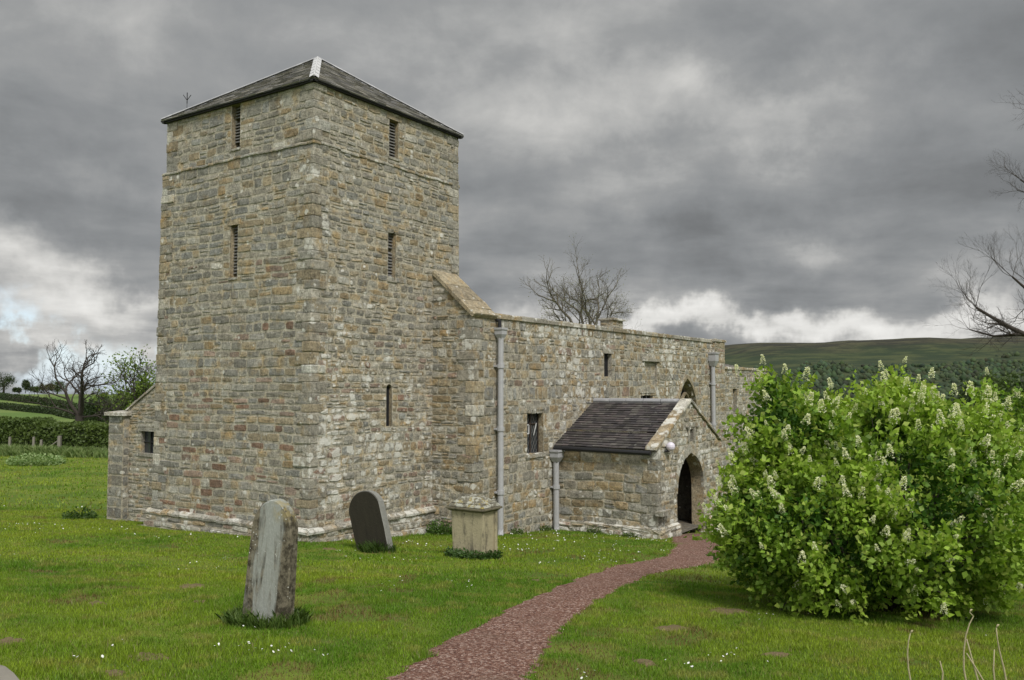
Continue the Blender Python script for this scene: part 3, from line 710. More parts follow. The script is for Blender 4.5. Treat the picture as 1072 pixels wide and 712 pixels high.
g.tube([MN(6.84, -1.30, -.10), MN(6.98, -.98, -.10)], .014, 4, 4)
cb(g, 'leaded_window', [M_STONE, M_GLASS, M_OAK, M_LOUVRE, M_WHITE], nave)
g = Geo(); reveal(g, MN, rpts(10.66, 11.14, .30, 1.0), .13, G3, 1, -.012)
cb(g, 'small_window', [M_STONE, M_DARK], nave)
g = Geo(); reveal(g, MN, rpts(13.2, 14.1, -.5, -.22), .12, G3, 1, -.012)
for u in (13.5, 13.8): g.tube([MN(u, -.5, -.1), MN(u, -.22, -.1)], .012, 4, 2)
cb(g, 'low_window', [M_STONE, M_DARK, M_LEAD], nave)
g = Geo(); reveal(g, MN, rpts(13.5, 14.45, .05, .83), .07, G3, None, -.003)
masonry(g, lambda u, v, h: CW(u, BN+.07-h, v), .05, .83, lambda v: 13.5, lambda v: 14.45, lambda u, v: [(TAN, 1), (G3, 2), (G1, 1)], [], (.15, .26), (.25, .5), .01, lich=lambda u, v: .4, seed=59)
cb(g, 'blocked_opening', M_STONE, nave)
g = Geo(); ph = nh[4]; reveal(g, MN, outline(ph), .32, TAN, 1, -.012)
def arch_ring(g, M, hole, w_, h0, h1, cols, seed, n=16, lich=.4):
    rnd = random.Random(seed); pts = [p for p in outline(hole, 14)][1:-1]; cx = sum(p[0] for p in pts)/len(pts)
    seglen = 0; grp = [pts[0]]; step = max(1, len(pts)//n)
    for k in range(0, len(pts)-1, step):
        a, b = pts[k], pts[min(k+step, len(pts)-1)]; c = (*pick(cols, rnd), lich*rnd.uniform(.4, 1.2))
        def outp(p, q):
            d = Vector((p[0]-cx, p[1]-hole.box[3]+.15)); d = d.normalized() if d.length > .01 else Vector((0, 1)); return (p[0]+d.x*w_, p[1]+d.y*w_)
        ao, bo = outp(a, b), outp(b, a)
        g.hexa([M(*a, h0), M(*b, h0), M(*bo, h0), M(*ao, h0), M(*a, h1), M(*b, h1), M(*bo, h1), M(*ao, h1)], c)
arch_ring(g, MN, ph, .13, -.1, .07, [(TAN, 2), (G3, 1)], 71)
sub1 = arch_hole(16.15, 16.9, -1.6, -.85, .7); sub2 = arch_hole(16.98, 17.72, -1.6, -.85, .7)
for h_ in (sub1, sub2): arch_ring(g, MN, h_, .07, -.26, -.16, [(TAN, 2), (OCH, 1)], 72)
p = [MN(16.9, -1.6, -.26), MN(16.98, -1.6, -.26), MN(16.98, -1.6, -.16), MN(16.9, -1.6, -.16)]; g.hexa(p+[x+Vector((0, 0, 1.2)) for x in p], (*TAN, .2))
cb(g, 'traceried_window', [M_STONE, M_GLASS], nave)
# rainwater pipes
def pipe(M, u, ztop, zbot, r, parent, hop=(.11, .25), kick=True):
    g = Geo(); w_, hh = hop; zt = ztop-hh
    pts = [M(u, zt, .13), M(u, zbot+.18, .13)]+([M(u-.05, zbot+.05, .17), M(u-.16, zbot, .24)] if kick else [M(u, zbot-.1, .13)])
    g.tube(pts, r, 10)
    for z in np.arange(zt-.7, zbot+.3, -1.55): g.tube([M(u, z-.05, .13), M(u, z+.05, .13)], r*1.3, 10); g.hexa([M(u-.12, z-.02, 0), M(u+.12, z-.02, 0), M(u+.12, z-.02, .09), M(u-.12, z-.02, .09)]+[M(u-.12, z+.02, 0), M(u+.12, z+.02, 0), M(u+.12, z+.02, .09), M(u-.12, z+.02, .09)])
    for (za, zb, wa, wb) in ((zt-.02, zt+hh*.35, w_*.55, w_), (zt+hh*.35, ztop-.05, w_, w_), (ztop-.05, ztop, w_*1.18, w_*1.18)):
        g.hexa([M(u-wa, za, .13-min(wa, .11)), M(u+wa, za, .13-min(wa, .11)), M(u+wa, za, .13+wa), M(u-wa, za, .13+wa), M(u-wb, zb, .13-min(wb, .11)), M(u+wb, zb, .13-min(wb, .11)), M(u+wb, zb, .13+wb), M(u-wb, zb, .13+wb)])
    return g.build('rainwater_pipe', M_PIPE, parent)
pipe(MN, 4.98, 1.45, -3.66, .075, nave)
g = Geo(); g.tube([MN(4.95, 1.42, .12), MN(4.95, 1.62, .12), MN(4.97, 1.66, -.05)], .05, 8); cb(g, 'spout', M_BLACK, nave)
pipe(MN, 7.62, -1.72, -3.95, .08, nave, (.15, .3))
pipe(lambda u, v, h: CW(u, BN-h, v), 19.28, 1.3, -4.3, .08, nave, (.17, .5), False)

# --- porch
AP0, AP1, BPF = 7.82, 12.15, -4.24; AM = (AP0+AP1)/2
pg = Geo(); eav = -1.60; rz_ = -.45
pal_p = lambda u, v: [(G1, 3), (G2, 2.2), (TAN, 3.0), (OCH, 1.6), (G3, 1.4)]
pal_pf = lambda u, v: [(G1, 2), (G3, 3), (TAN, 2.4), (PAL, .7), (OCH, .5), (PNK, .5)]
masonry(pg, lambda u, v, h: CW(AP0-h, u, v), -4.3, eav, lambda v: BPF, lambda v: BN, pal_p, [], (.19, .30), (.25, .62), .03, (True, False), lambda u, v: .25 if v > -3.3 else .7, 81, .12)
masonry(pg, lambda u, v, h: CW(AP1+h, u, v), -4.5, eav, lambda v: BPF, lambda v: BN, pal_p, [], (.19, .30), (.25, .62), .03, (True, False), lambda u, v: .25, 82, .12)
door = arch_hole(9.07, 10.93, -4.5, -2.86, .12); nic = rect_hole(9.92, 10.22, -1.52, -1.12)
MP = lambda u, v, h: CW(u, BPF-h, v)
gl_ = lambda v: AP0 if v < eav else AP0+(v-eav)/(rz_-eav+.03)*(AM-AP0); gr_ = lambda v: AP1 if v < eav else AP1-(v-eav)/(rz_-eav+.03)*(AP1-AM)
masonry(pg, MP, -4.5, rz_, gl_, gr_, pal_pf, [door, nic], (.13, .22), (.13, .36), .026, (True, True), lambda u, v: .85, 83, .12)
# rough battered footing
for (M_, l, r__, o_, s_) in ((lambda u, v, h: CW(AP0-.13-h, u, v), BPF-.13, BN, 0, 84), (lambda u, v, h: CW(u, BPF-.13-h, v), AP0-.13, 9.02, 0, 85), (lambda u, v, h: CW(u, BPF-.13-h, v), 10.98, AP1+.1, 0, 86)):
    masonry(pg, M_, -4.5, -3.62, lambda v, l=l: l, lambda v, r__=r__: r__, pal_pf, [], (.16, .24), (.25, .6), .06, (True, True), lambda u, v: .95, s_, .1)
trim(pg, CW(AP0, BPF-.1, 0), CW(AP0, BN, 0), wn, -3.66, -3.60, .11, seed=87, cols=((PAL, 1), (G3, 2)), lich=.9, chamfer=.8)
trim(pg, CW(AP0-.1, BPF, 0), CW(9.02, BPF, 0), sn, -3.66, -3.60, .11, seed=88, cols=((PAL, 2), (G3, 1)), lich=1, chamfer=.8)
p = [MP(7.72, -3.28, -.02), MP(8.3, -3.28, -.02), MP(8.3, -3.28, .2), MP(7.72, -3.28, .2)]; pg.hexa(p+[x+Vector((0, 0, .12)) for x in p], (*G1, .6))
# inside of the porch
ic = (.10, .095, .08, 0)  # wall stone coloured darker to stand for the shade indoors
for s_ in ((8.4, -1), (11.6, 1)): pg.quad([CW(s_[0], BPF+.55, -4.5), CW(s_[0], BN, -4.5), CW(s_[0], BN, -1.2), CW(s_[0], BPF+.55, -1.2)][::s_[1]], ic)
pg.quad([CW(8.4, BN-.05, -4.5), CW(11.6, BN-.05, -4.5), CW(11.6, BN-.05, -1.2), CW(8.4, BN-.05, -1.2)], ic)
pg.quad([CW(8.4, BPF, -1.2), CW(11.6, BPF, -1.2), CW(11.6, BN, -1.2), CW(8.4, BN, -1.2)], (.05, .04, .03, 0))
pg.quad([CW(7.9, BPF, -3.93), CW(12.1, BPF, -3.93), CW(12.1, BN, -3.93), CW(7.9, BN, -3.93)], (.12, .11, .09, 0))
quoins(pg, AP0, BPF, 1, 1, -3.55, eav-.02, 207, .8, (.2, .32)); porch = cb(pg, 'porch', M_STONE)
g = Geo(); Vp = Vector((0, 0, 1))
for side, (A, U) in enumerate(((CW(AP0-.1, BPF+.22, eav-.02), N_), (CW(AP1+.1, BPF+.22, eav-.02), N_))):
    tgt = CW(AM, BPF+.22, rz_); V_ = tgt-A; H = V_.length
    slates(g, A, U, V_/H, lambda v: 0, lambda v: BN-BPF-.2, H, .2, .125, .014, SL_P, 90+side)
    g.quad([A, A+U*2.82, tgt+U*2.82, tgt], (.05, .045, .045, 0))
cb(g, 'porch_roof', M_SLATE, porch)
g = Geo(); 
for k in range(5): a = BPF+.3+k*.54; g.tube([CW(AM, a+.01, rz_+.03), CW(AM, a+.53, rz_+.03)], .075, 8)
cb(g, 'ridge_roll', M_LEAD, porch)
g = Geo()
slabrow(g, CW(AP0-.14, BPF-.06, eav-.02), CW(AM, BPF-.06, rz_+.03), N_*.32, .08, (.4, .7), cols=((TAN, 3), (PAL, 1), (G3, 2)), lich=.9, seed=91, up=Vector((0, 0, 1)))
slabrow(g, CW(AP1+.14, BPF-.06, eav-.02), CW(AM, BPF-.06, rz_+.03), N_*.32, .08, (.4, .7), cols=((TAN, 1), (PAL, 1), (G1, 2)), lich=.8, seed=92, up=Vector((0, 0, 1)))
cb(g, 'gable_coping', M_STONE, porch)
g = Geo()
for bb in (0,):
    g.tube([CW(AP0-.16, BPF+.1, eav-.1), CW(AP0-.16, BN-.05, eav-.07)], .06, 8)
cb(g, 'gutter', M_BLACK, porch)
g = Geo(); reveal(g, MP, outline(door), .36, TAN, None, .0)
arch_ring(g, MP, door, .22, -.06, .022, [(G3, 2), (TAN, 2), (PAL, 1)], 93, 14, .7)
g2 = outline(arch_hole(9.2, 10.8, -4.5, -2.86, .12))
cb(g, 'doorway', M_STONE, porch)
g = Geo()
for k in range(6): u = 9.55+k*.2; p = [CW(u, BN-.1, -4.0), CW(u+.19, BN-.1, -4.0), CW(u+.19, BN-.06, -4.0), CW(u, BN-.06, -4.0)]; g.hexa(p+[x+Vector((0, 0, 2.1)) for x in p])
cb(g, 'oak_door', M_OAK, porch)
g = Geo()   # iron gate leaf folded back inside the left jamb
for k in range(7): g.tube([CW(9.14, BPF+.08+k*.14, -3.9), CW(9.14, BPF+.08+k*.14, -2.2)], .035, 4)
p = [CW(9.1, BPF+.05, -3.9), CW(9.18, BPF+.05, -3.9), CW(9.18, BPF+1.0, -3.9), CW(9.1, BPF+1.0, -3.9)]; g.hexa(p+[x+Vector((0, 0, 1.5)) for x in p])
cb(g, 'door_leaf', M_BLACK, porch)
g = Geo(); reveal(g, MP, rpts(9.92, 10.22, -1.52, -1.12), .25, G1, 1, -.012)
for (u0, u1, v0, v1) in ((9.8, 10.34, -1.12, -1.0), (9.8, 9.92, -1.52, -1.14), (10.22, 10.34, -1.52, -1.14)):
    p = [MP(u0, v0, -.02), MP(u1, v0, -.02), MP(u1, v0, .035), MP(u0, v0, .035)]; g.hexa(p+[x+Vector((0, 0, v1-v0)) for x in p], (*G3, .6))
for u in (9.74, 10.4): g.tube([MP(u, -1.12, 0), MP(u, -1.12, .09)], .035, 6, 0, (*G1, .2))
cb(g, 'niche', [M_STONE, M_DARK], porch)
g = Geo(); c_ = MP(8.36, -1.56, .14)
rings = []
for i in range(9):
    th = math.pi*i/8; rings.append([g.vert(c_+Vector((math.sin(th)*math.cos(2*math.pi*j/14)*.12, math.sin(th)*math.sin(2*math.pi*j/14)*.12, math.cos(th)*.12)), (1, 1, 1, 0)) for j in range(14)])
for a, b in zip(rings, rings[1:]):
    for j in range(14): g.face((a[j], b[j], b[(j+1) % 14], a[(j+1) % 14]))
g.tube([MP(8.28, -1.68, 0), MP(8.34, -1.66, .12)], .035, 6, 1)
cb(g, 'globe_lamp', [M_GLOBE, M_BLACK], porch)

# --- north-west annex
ag = Geo(); asl = lambda v: 7.85 if v < -.72 else max(5.4, 7.6-(v+.72)/.5)
ah = rect_hole(6.12, 6.72, -1.70, -1.14)
MA = lambda u, v, h: CW(.5-h, u, v)
masonry(ag, MA, -4.0, .38, lambda v: 5.35, asl, lambda u, v: [(G1, 4), (G3, 2), (TAN, 2), (PNK, .6), (G2, 1)], [ah], (.08, .14), (.16, .36), .018, (False, False), lambda u, v: .3, 101, .1)
masonry(ag, lambda u, v, h: CW(u, 7.85+h, v), -4.0, -.72, lambda v: .5, lambda v: 4.2, pal_w, [], (.12, .2), (.2, .5), .018, (True, True), lambda u, v: .3, 102)
masonry(ag, lambda u, v, h: CW(4.2+h, u, v), -4.0, .3, lambda v: 5.0, asl, pal_w, [], (.15, .25), (.3, .6), .018, (True, True), lambda u, v: .3, 103)
annex = cb(ag, 'annex', M_STONE)
g = Geo(); reveal(g, MA, rpts(6.12, 6.72, -1.70, -1.14), .1, G3, 1, -.012)
g.tube([MA(6.42, -1.7, -.08), MA(6.42, -1.14, -.08)], .02, 4, 2); g.tube([MA(6.12, -1.42, -.08), MA(6.72, -1.42, -.08)], .015, 4, 2)
for (u0, u1, v0, v1) in ((6.05, 6.8, -1.14, -1.06), (6.05, 6.8, -1.78, -1.70)):
    p = [MA(u0, v0, -.02), MA(u1, v0, -.02), MA(u1, v0, .03), MA(u0, v0, .03)]; g.hexa(p+[x+Vector((0, 0, v1-v0)) for x in p], (*G1, .4))
cb(g, 'annex_window', [M_STONE, M_GLASS, M_BLACK], annex)
g = Geo()
masonry(g, lambda u, v, h: CW(.32-h, u, v), -4.0, -.76, lambda v: 7.24, lambda v: 7.90, lambda u, v: [(G1, 2), (G2, 2)], [], (.2, .3), (.6, .8), .012, (False, False), lambda u, v: .4, 104, 0)
masonry(g, lambda u, v, h: CW(u, 7.24-h, v), -4.0, -.76, lambda v: .32, lambda v: .5, lambda u, v: [(G1, 2), (G2, 2)], [], (.2, .3), (.6, .8), .012, (False, False), lambda u, v: .4, 105, 0)
masonry(g, lambda u, v, h: CW(u, 7.90+h, v), -4.0, -.76, lambda v: .32, lambda v: 1.0, lambda u, v: [(G1, 2), (G2, 2)], [], (.2, .3), (.6, .8), .012, (False, False), lambda u, v: .4, 106, 0)
slabrow(g, CW(.24, 7.16, -.76), CW(.24, 7.99, -.76), E_*.85, .11, (1, 1.2), cols=((G3, 1),), lich=.8, seed=107, jit=.02)
cb(g, 'corner_pier', M_STONE, annex)
g = Geo(); slabrow(g, CW(.46, 7.50, -.70), CW(.46, 5.3, .43), E_*.35, .05, (.4, .7), seed=108, cols=((G1, 2), (G3, 1)), lich=.4)
cb(g, 'annex_coping', M_STONE, annex)
g = Geo(); slates(g, CW(.75, 7.95, -.78), E_, (-N_*2.4+Vector((0, 0, 1.15))).normalized(), lambda v: 0, lambda v: 3.4, 2.7, .3, .2, .014, SL_T, 109)
cb(g, 'annex_roof', M_SLATE, annex)

# --- chancel
cg = Geo(); BC = BN+.5
masonry(cg, lambda u, v, h: CW(u, BC-h, v), -4.8, .72, lambda v: 20.57, lambda v: 28, lambda u, v: [(G1, 4), (G3, 3), (TAN, 1), (G2, 2)], [rect_hole(23.2, 23.7, -1.2, -.1)], (.14, .22), (.25, .5), .02, (False, True), lambda u, v: .6, 111, .12)
masonry(cg, lambda u, v, h: CW(28+h, u, v), -4.8, .72, lambda v: BC, lambda v: 5, pal_n, [], (.18, .26), (.3, .6), .02, (True, True), lambda u, v: .5, 112)
slabrow(cg, CW(20.57, BC-.06, .72), CW(28.05, BC-.06, .72), N_*.45, .1, (.6, 1.1), seed=113)
chancel = cb(cg, 'chancel', M_STONE)
g = Geo(); slates(g, CW(20.6, BC+.35, .74), E_, (N_*2.6+Vector((0, 0, .5))).normalized(), lambda v: 0, lambda v: 7.3, 2.6, .3, .22, .014, SL_T, 114)
cb(g, 'chancel_roof', M_SLATE, chancel)
g = Geo(); MC = lambda u, v, h: CW(u, BC-h, v); reveal(g, MC, rpts(23.2, 23.7, -1.2, -.1), .25, G3, 1, -.012); cb(g, 'chancel_window', [M_STONE, M_GLASS], chancel)
#@@PART2
# ================================================================ things in the churchyard
RZ = math.atan2(E_.y, E_.x)
def at(px, py, d): r = ray(px, py); return r*(d/r.y)
def headstone(name, prof, thick, m, px, py, lean, label, turn=0):
    base = ghit(px, py); g = Geo(); n = len(prof)
    bev = .014; cx = 0; cz = sum(p[1] for p in prof)/n
    def ring(x, k): return [g.vert((x, p[0]*(1-k/max(.1, abs(p[0])+.15)), p[1]-(k if p[1] > .2 else 0)), (1, 1, 1, 0)) for p in prof]
    R0 = ring(-thick/2, bev); R1 = ring(-thick/2+bev, 0); R2 = ring(thick/2-bev, 0); R3 = ring(thick/2, bev)
    for a, b in ((R0, R1), (R1, R2), (R2, R3)):
        for k in range(n): g.face((a[k], a[(k+1) % n], b[(k+1) % n], b[k]))
    g.face(R0[::-1]); g.face(R3)
    o = g.build(name, m); o.location = base-Vector((0, 0, .12)); o.rotation_euler = (lean[0], lean[1], RZ+turn)
    tag(o, label, 'headstone', 'weathered headstones in the grass'); return base
# pointed slab with soft shoulders
pr1 = [(-.275, 0), (.275, 0), (.268, .4), (.258, .75), (.247, 1.0), (.243, 1.10), (.228, 1.18), (.198, 1.25), (.155, 1.31), (.10, 1.36), (.045, 1.392), (0, 1.40)]
pr1 += [(-x, z) for x, z in pr1[2:-1][::-1]]
b1 = headstone('headstone', pr1, .15, M_HEAD1, 279, 652, (R(3.2), R(2), 0), 'tall pale streaked pointed headstone standing nearest in the grass', R(15))
pr2 = [(-.37, 0), (.37, 0), (.39, .5), (.39, 1.0)]+[(.39*math.cos(a)*(1-.08*math.sin(2*a)), 1.0+.30*math.sin(a)) for a in np.linspace(.15, math.pi/2, 8)]
pr2 += [(-x, z) for x, z in pr2[2:-1][::-1]]
b2 = headstone('headstone', pr2, .17, M_HEAD2, 395, 577, (R(-19), R(3), 0), 'blackened round topped headstone leaning over beside the tower', R(4))
b3p = ghit(4, 735)
pr3 = [(-.25, 0), (.25, 0), (.25, .42), (.2, .5), (.1, .545), (0, .55), (-.1, .53), (-.2, .49), (-.25, .4)]
b3 = headstone('headstone', [(x, z*.92) for x, z in pr3], .14, M_POST, -14, 772, (0, R(4), 0), 'low grey headstone top cut off at the bottom left corner')

tp = ghit(496, 583); tomb = empty('pedestal_tomb', tp, RZ); tomb.scale = (1.04, 1.04, 1.08); tag(tomb, 'square sandstone pedestal tomb with lichened cap beside the rainwater pipe', 'tomb')
def box_l(g, x0, x1, y0, y1, z0, z1, tx=0, ty=0, m=0):
    g.hexa([(x0, y0, z0), (x1, y0, z0), (x1, y1, z0), (x0, y1, z0), (x0-tx, y0-ty, z1), (x1+tx, y0-ty, z1), (x1+tx, y1+ty, z1), (x0-tx, y1+ty, z1)], m=m)
def bevel(o, w_=.01, s=2):
    md = o.modifiers.new('bevel', 'BEVEL'); md.width = w_; md.segments = s; md.limit_method = 'ANGLE'; return o
g = Geo(); box_l(g, -.20, .20, -.31, .31, -.15, .80, .03, .03); bevel(g.build('pedestal', M_TOMB, tomb), .012)
for s_ in (-1, 1):
    g = Geo(); box_l(g, s_*.19-.035, s_*.19+.035, -.365, -.31, -.1, .79, .0, .0); bevel(g.build('corner_pilaster', M_TOMB, tomb), .01)
g = Geo(); box_l(g, -.25, .25, -.37, .37, .80, .83, .03, .03); box_l(g, -.30, .30, -.42, .42, .832, .868); bevel(g.build('cornice', M_TOMB, tomb), .008)
g = Geo(); box_l(g, -.29, .29, -.41, .41, .870, .93, -.04, -.05); box_l(g, -.25, .25, -.36, .36, .931, 1.035, -.13, -.17); bevel(g.build('cap', M_TOMB, tomb), .025, 3)

# ---------------------------------------------------------------- plants
def unit(v): return v/np.maximum(np.linalg.norm(v, axis=-1, keepdims=True), 1e-9)
def leaf_quads(P_, D, size, width=.55, fold=.25, rng=RNG):
    """one folded quad per leaf: base at P_, pointing along D"""
    n = len(P_); D = unit(D); r = unit(rng.normal(size=(n, 3))); S = unit(np.cross(D, r)); Nn = np.cross(D, S); s = np.asarray(size).reshape(-1, 1)
    mid = P_+D*s*.42
    V = np.stack([P_, mid+S*s*width*.5+Nn*s*fold*.4, P_+D*s, mid-S*s*width*.5+Nn*s*fold*.4], 1)
    return V.reshape(-1, 3)
def rep(c, k): return np.repeat(c, k, axis=0)

def fields_excl(x, y):
    """inside the church footprint?"""
    dx = x-C0.x; dy = y-C0.y; a = dx*E_.x+dy*E_.y; b = dx*N_.x+dy*N_.y
    return ((a > -.2) & (a < 5.1) & (b > -.2) & (b < 5.7)) | ((a > 4) & (a < 20.6) & (b > -1.25) & (b < 6.5)) | ((a > 7.65) & (a < 12.3) & (b > -4.4) & (b < 0)) | ((a > .3) & (a < 4.3) & (b > 5) & (b < 8.3)) | ((a > 20) & (a < 28) & (b > -.8) & (b < 5))
def lawn_tone(x, y):
    a = vnoise(x, y, .55, 11)*.6+vnoise(x, y, 1.7, 12)*.4; b = vnoise(x, y, 3.1, 13)*.6+vnoise(x, y, 7, 14)*.4
    g0 = np.array([.10, .20, .010]); g1 = np.array([.215, .29, .020]); st = np.array([.30, .27, .07]); br = np.array([.17, .105, .05])
    k = np.clip((a-.32)/.36, 0, 1)[:, None]; c = g0*(1-k)+g1*k
    k = (np.clip((b-.60)/.14, 0, 1)*.55)[:, None]; c = c*(1-k)+st*k
    d = vnoise(x, y, .9, 15)*.55+vnoise(x, y, 2.6, 16)*.45; k = (np.clip((d-.70)/.04, 0, 1)*.85)[:, None]; return c*(1-k)+br*k, k[:, 0]
def blades(n, y0, y1, h, w_, bias, seed):
    rng = np.random.default_rng(seed); y = y0+(y1-y0)*rng.random(n)**bias; x = (rng.random(n)*1.8-.9)*y
    ok = ~on_path(x, y, -.03) & ~fields_excl(x, y); x, y = x[ok], y[ok]; z = gz(x, y); n = len(x)
    c, bare = lawn_tone(x, y); keep = rng.random(n) > bare*.75; x, y, z, c = x[keep], y[keep], z[keep], c[keep]; n = len(x)
    tall = .65+.9*vnoise(x, y, 1.3, 21)*vnoise(x, y, 5, 22)*1.6
    H = h*tall*rng.uniform(.5, 1.4, n); az = rng.random(n)*2*np.pi; ln = rng.uniform(.1, .9, n)*H; az2 = rng.random(n)*2*np.pi
    wx, wy = np.cos(az)*w_/2*rng.uniform(.7, 1.3, n), np.sin(az)*w_/2
    V = np.stack([np.stack([x-wx, y-wy, z-.01], -1), np.stack([x+wx, y+wy, z-.01], -1), np.stack([x+np.cos(az2)*ln, y+np.sin(az2)*ln, z+H], -1)], 1)
    c = c*rng.uniform(.5, 1.4, (n, 1)); c[rng.random(n) < .06] = (.2, .18, .07)
    return V.reshape(-1, 3), rep(c, 3)
parts = [blades(520000, 4.5, 13, .030, .010, .8, 31), blades(430000, 12, 26, .034, .018, .8, 32), blades(120000, 25, 60, .07, .05, .75, 33)]
tag(np_mesh('grass', np.concatenate([p[0] for p in parts]), 3, M_LEAF, np.concatenate([p[1] for p in parts])), 'short mown grass covering the churchyard', 'grass', kind='stuff')

# daisies
rng = np.random.default_rng(5); n = 60000; y = 6+22*rng.random(n)**.8; x = (rng.random(n)*1.3-.65)*y
den = (vnoise(x, y, .5, 41)*.5+vnoise(x, y, 2.2, 42)*.5)
thr = np.where((x > -1) & (x < 4) & (y > 17), .52, np.where((x > 2.2) & (y < 12), .66, .72)); ok = (den > thr) & (rng.random(n) < .16) & ~on_path(x, y, .05) & ~fields_excl(x, y)
x, y = x[ok], y[ok]; n = len(x); z = gz(x, y)+rng.uniform(.035, .06, n); r_ = rng.uniform(.006, .013, n)*np.clip(y/14, .9, 1.5); tl = rng.normal(0, .35, (n, 2))
V = np.stack([np.stack([x+math.cos(a)*r_, y+math.sin(a)*r_, z+r_*(tl[:, 0]*math.cos(a)+tl[:, 1]*math.sin(a))], -1) for a in np.arange(6)*math.pi/3], 1).reshape(-1, 3)
tag(np_mesh('daisies', V, 6, M_ATTR, rep(rng.uniform(.5, .75, (n, 1))*np.array([1, 1, .93]), 6)), 'tiny white daisies scattered through the lawn', 'daisies', kind='stuff')

# small bare earth patches (worn turf, mole runs)
EARTH = [(157, 688, 22, .2), (120, 705, 12, .1), (200, 614, 14, .1), (210, 630, 8, .1), (703, 658, 16, .1), (814, 686, 15, .1), (676, 694, 12, .1), (760, 640, 22, .1), (345, 575, 10, .1), (12, 672, 14, .1), (560, 608, 8, .1), (100, 632, 12, .1), (735, 560, 26, .05), (716, 570, 20, .05)]
def f_earth(t):
    c = objc(t); t.put(t.b.inputs['Base Color'], t.mix(t.noise(c, 22, 5, .7), (.085, .06, .03), (.24, .185, .10))); bump(t, t.noise(c, 35, 5, .7), .8, .03)
M_EARTH = mat('bare_earth', f_earth)
for k_, (px, py, hw, _) in enumerate(EARTH):
    b = ghit(px, py); rx = hw*b.y/F; ry = rx*rng.uniform(.8, 1.3); g = Geo(); n_ = 22; rings = []
    for j, rr_ in enumerate((.001, .35, .6, .8, 1.0)):
        row = []
        for i in range(n_):
            th = 2*math.pi*i/n_; q_ = rr_*(1+.9*(float(vnoise(math.cos(th)*2+k_*5, math.sin(th)*2, 1, 61))-.5)+.35*(float(vnoise(math.cos(th)*5+k_*5, math.sin(th)*5, 1, 62))-.5)); x_ = b.x+math.cos(th)*rx*q_; y_ = b.y+math.sin(th)*ry*q_
            row.append(g.vert((x_, y_, float(gz(x_, y_))+(.016 if rr_ < .7 else .004 if rr_ < .9 else -.02)*(1-.3*rr_)+float(vnoise(x_, y_, 20, 5))*.012)))
        rings.append(row)
    for r0, r1 in zip(rings, rings[1:]):
        for i in range(n_): g.face((r0[i], r1[i], r1[(i+1) % n_], r0[(i+1) % n_]))
    g.face(rings[0])
    tag(g.build('earth', M_EARTH, None, True), 'small worn patch of bare brown earth in the turf', 'earth', kind='structure')

# loose stones on the path
rng = np.random.default_rng(6); n = 46000; t = rng.random(n)**1.1*(NP_-2); k = t.astype(int); f_ = (t-k)[:, None]; s = rng.random((n, 1))*1.0; s = np.where(rng.random((n, 1)) < .10, s*1.16-.08, s)
A2 = A_[k]*(1-f_)+A_[k+1]*f_; B2 = B_[k]*(1-f_)+B_[k+1]*f_; p = A2+(B2-A2)*s; z = gz(p[:, 0], p[:, 1])+.014*(1-np.abs(s[:, 0]*2-1)**3)
sz = rng.uniform(.005, .014, n)*np.clip(p[:, 1]/11, .8, 1.4); ax = unit(rng.normal(size=(n, 3)))[:, None, :]
oct_ = np.array([(1, 0, 0), (-1, 0, 0), (0, 1, 0), (0, -1, 0), (0, 0, .6), (0, 0, -.6)])
ang = rng.random(n)*6.28; ca, sa = np.cos(ang), np.sin(ang); O = np.repeat(oct_[None], n, 0)*rng.uniform(.6, 1.3, (n, 1, 3))
O = np.stack([O[..., 0]*ca[:, None]-O[..., 1]*sa[:, None], O[..., 0]*sa[:, None]+O[..., 1]*ca[:, None], O[..., 2]+O[..., 0]*.3*rng.normal(size=(n, 1))], -1)
V = O*sz[:, None, None]+np.concatenate([p, z[:, None]], 1)[:, None, :]
fc = np.array([(0, 2, 4), (2, 1, 4), (1, 3, 4), (3, 0, 4), (2, 0, 5), (1, 2, 5), (3, 1, 5), (0, 3, 5)]); FC = (np.arange(n)[:, None, None]*6+fc[None]).reshape(-1, 3)
pc = np.array([(.20, .09, .062), (.13, .056, .040), (.27, .165, .12), (.52, .42, .34), (.07, .036, .026)])[rng.choice(5, n, p=[.28, .24, .22, .14, .12])]*rng.uniform(.8, 1.2, (n, 1))
tag(np_mesh('gravel', V.reshape(-1, 3), 3, M_ATTR, rep(pc, 6), None, FC), 'loose reddish chippings on the path', 'gravel', kind='stuff')

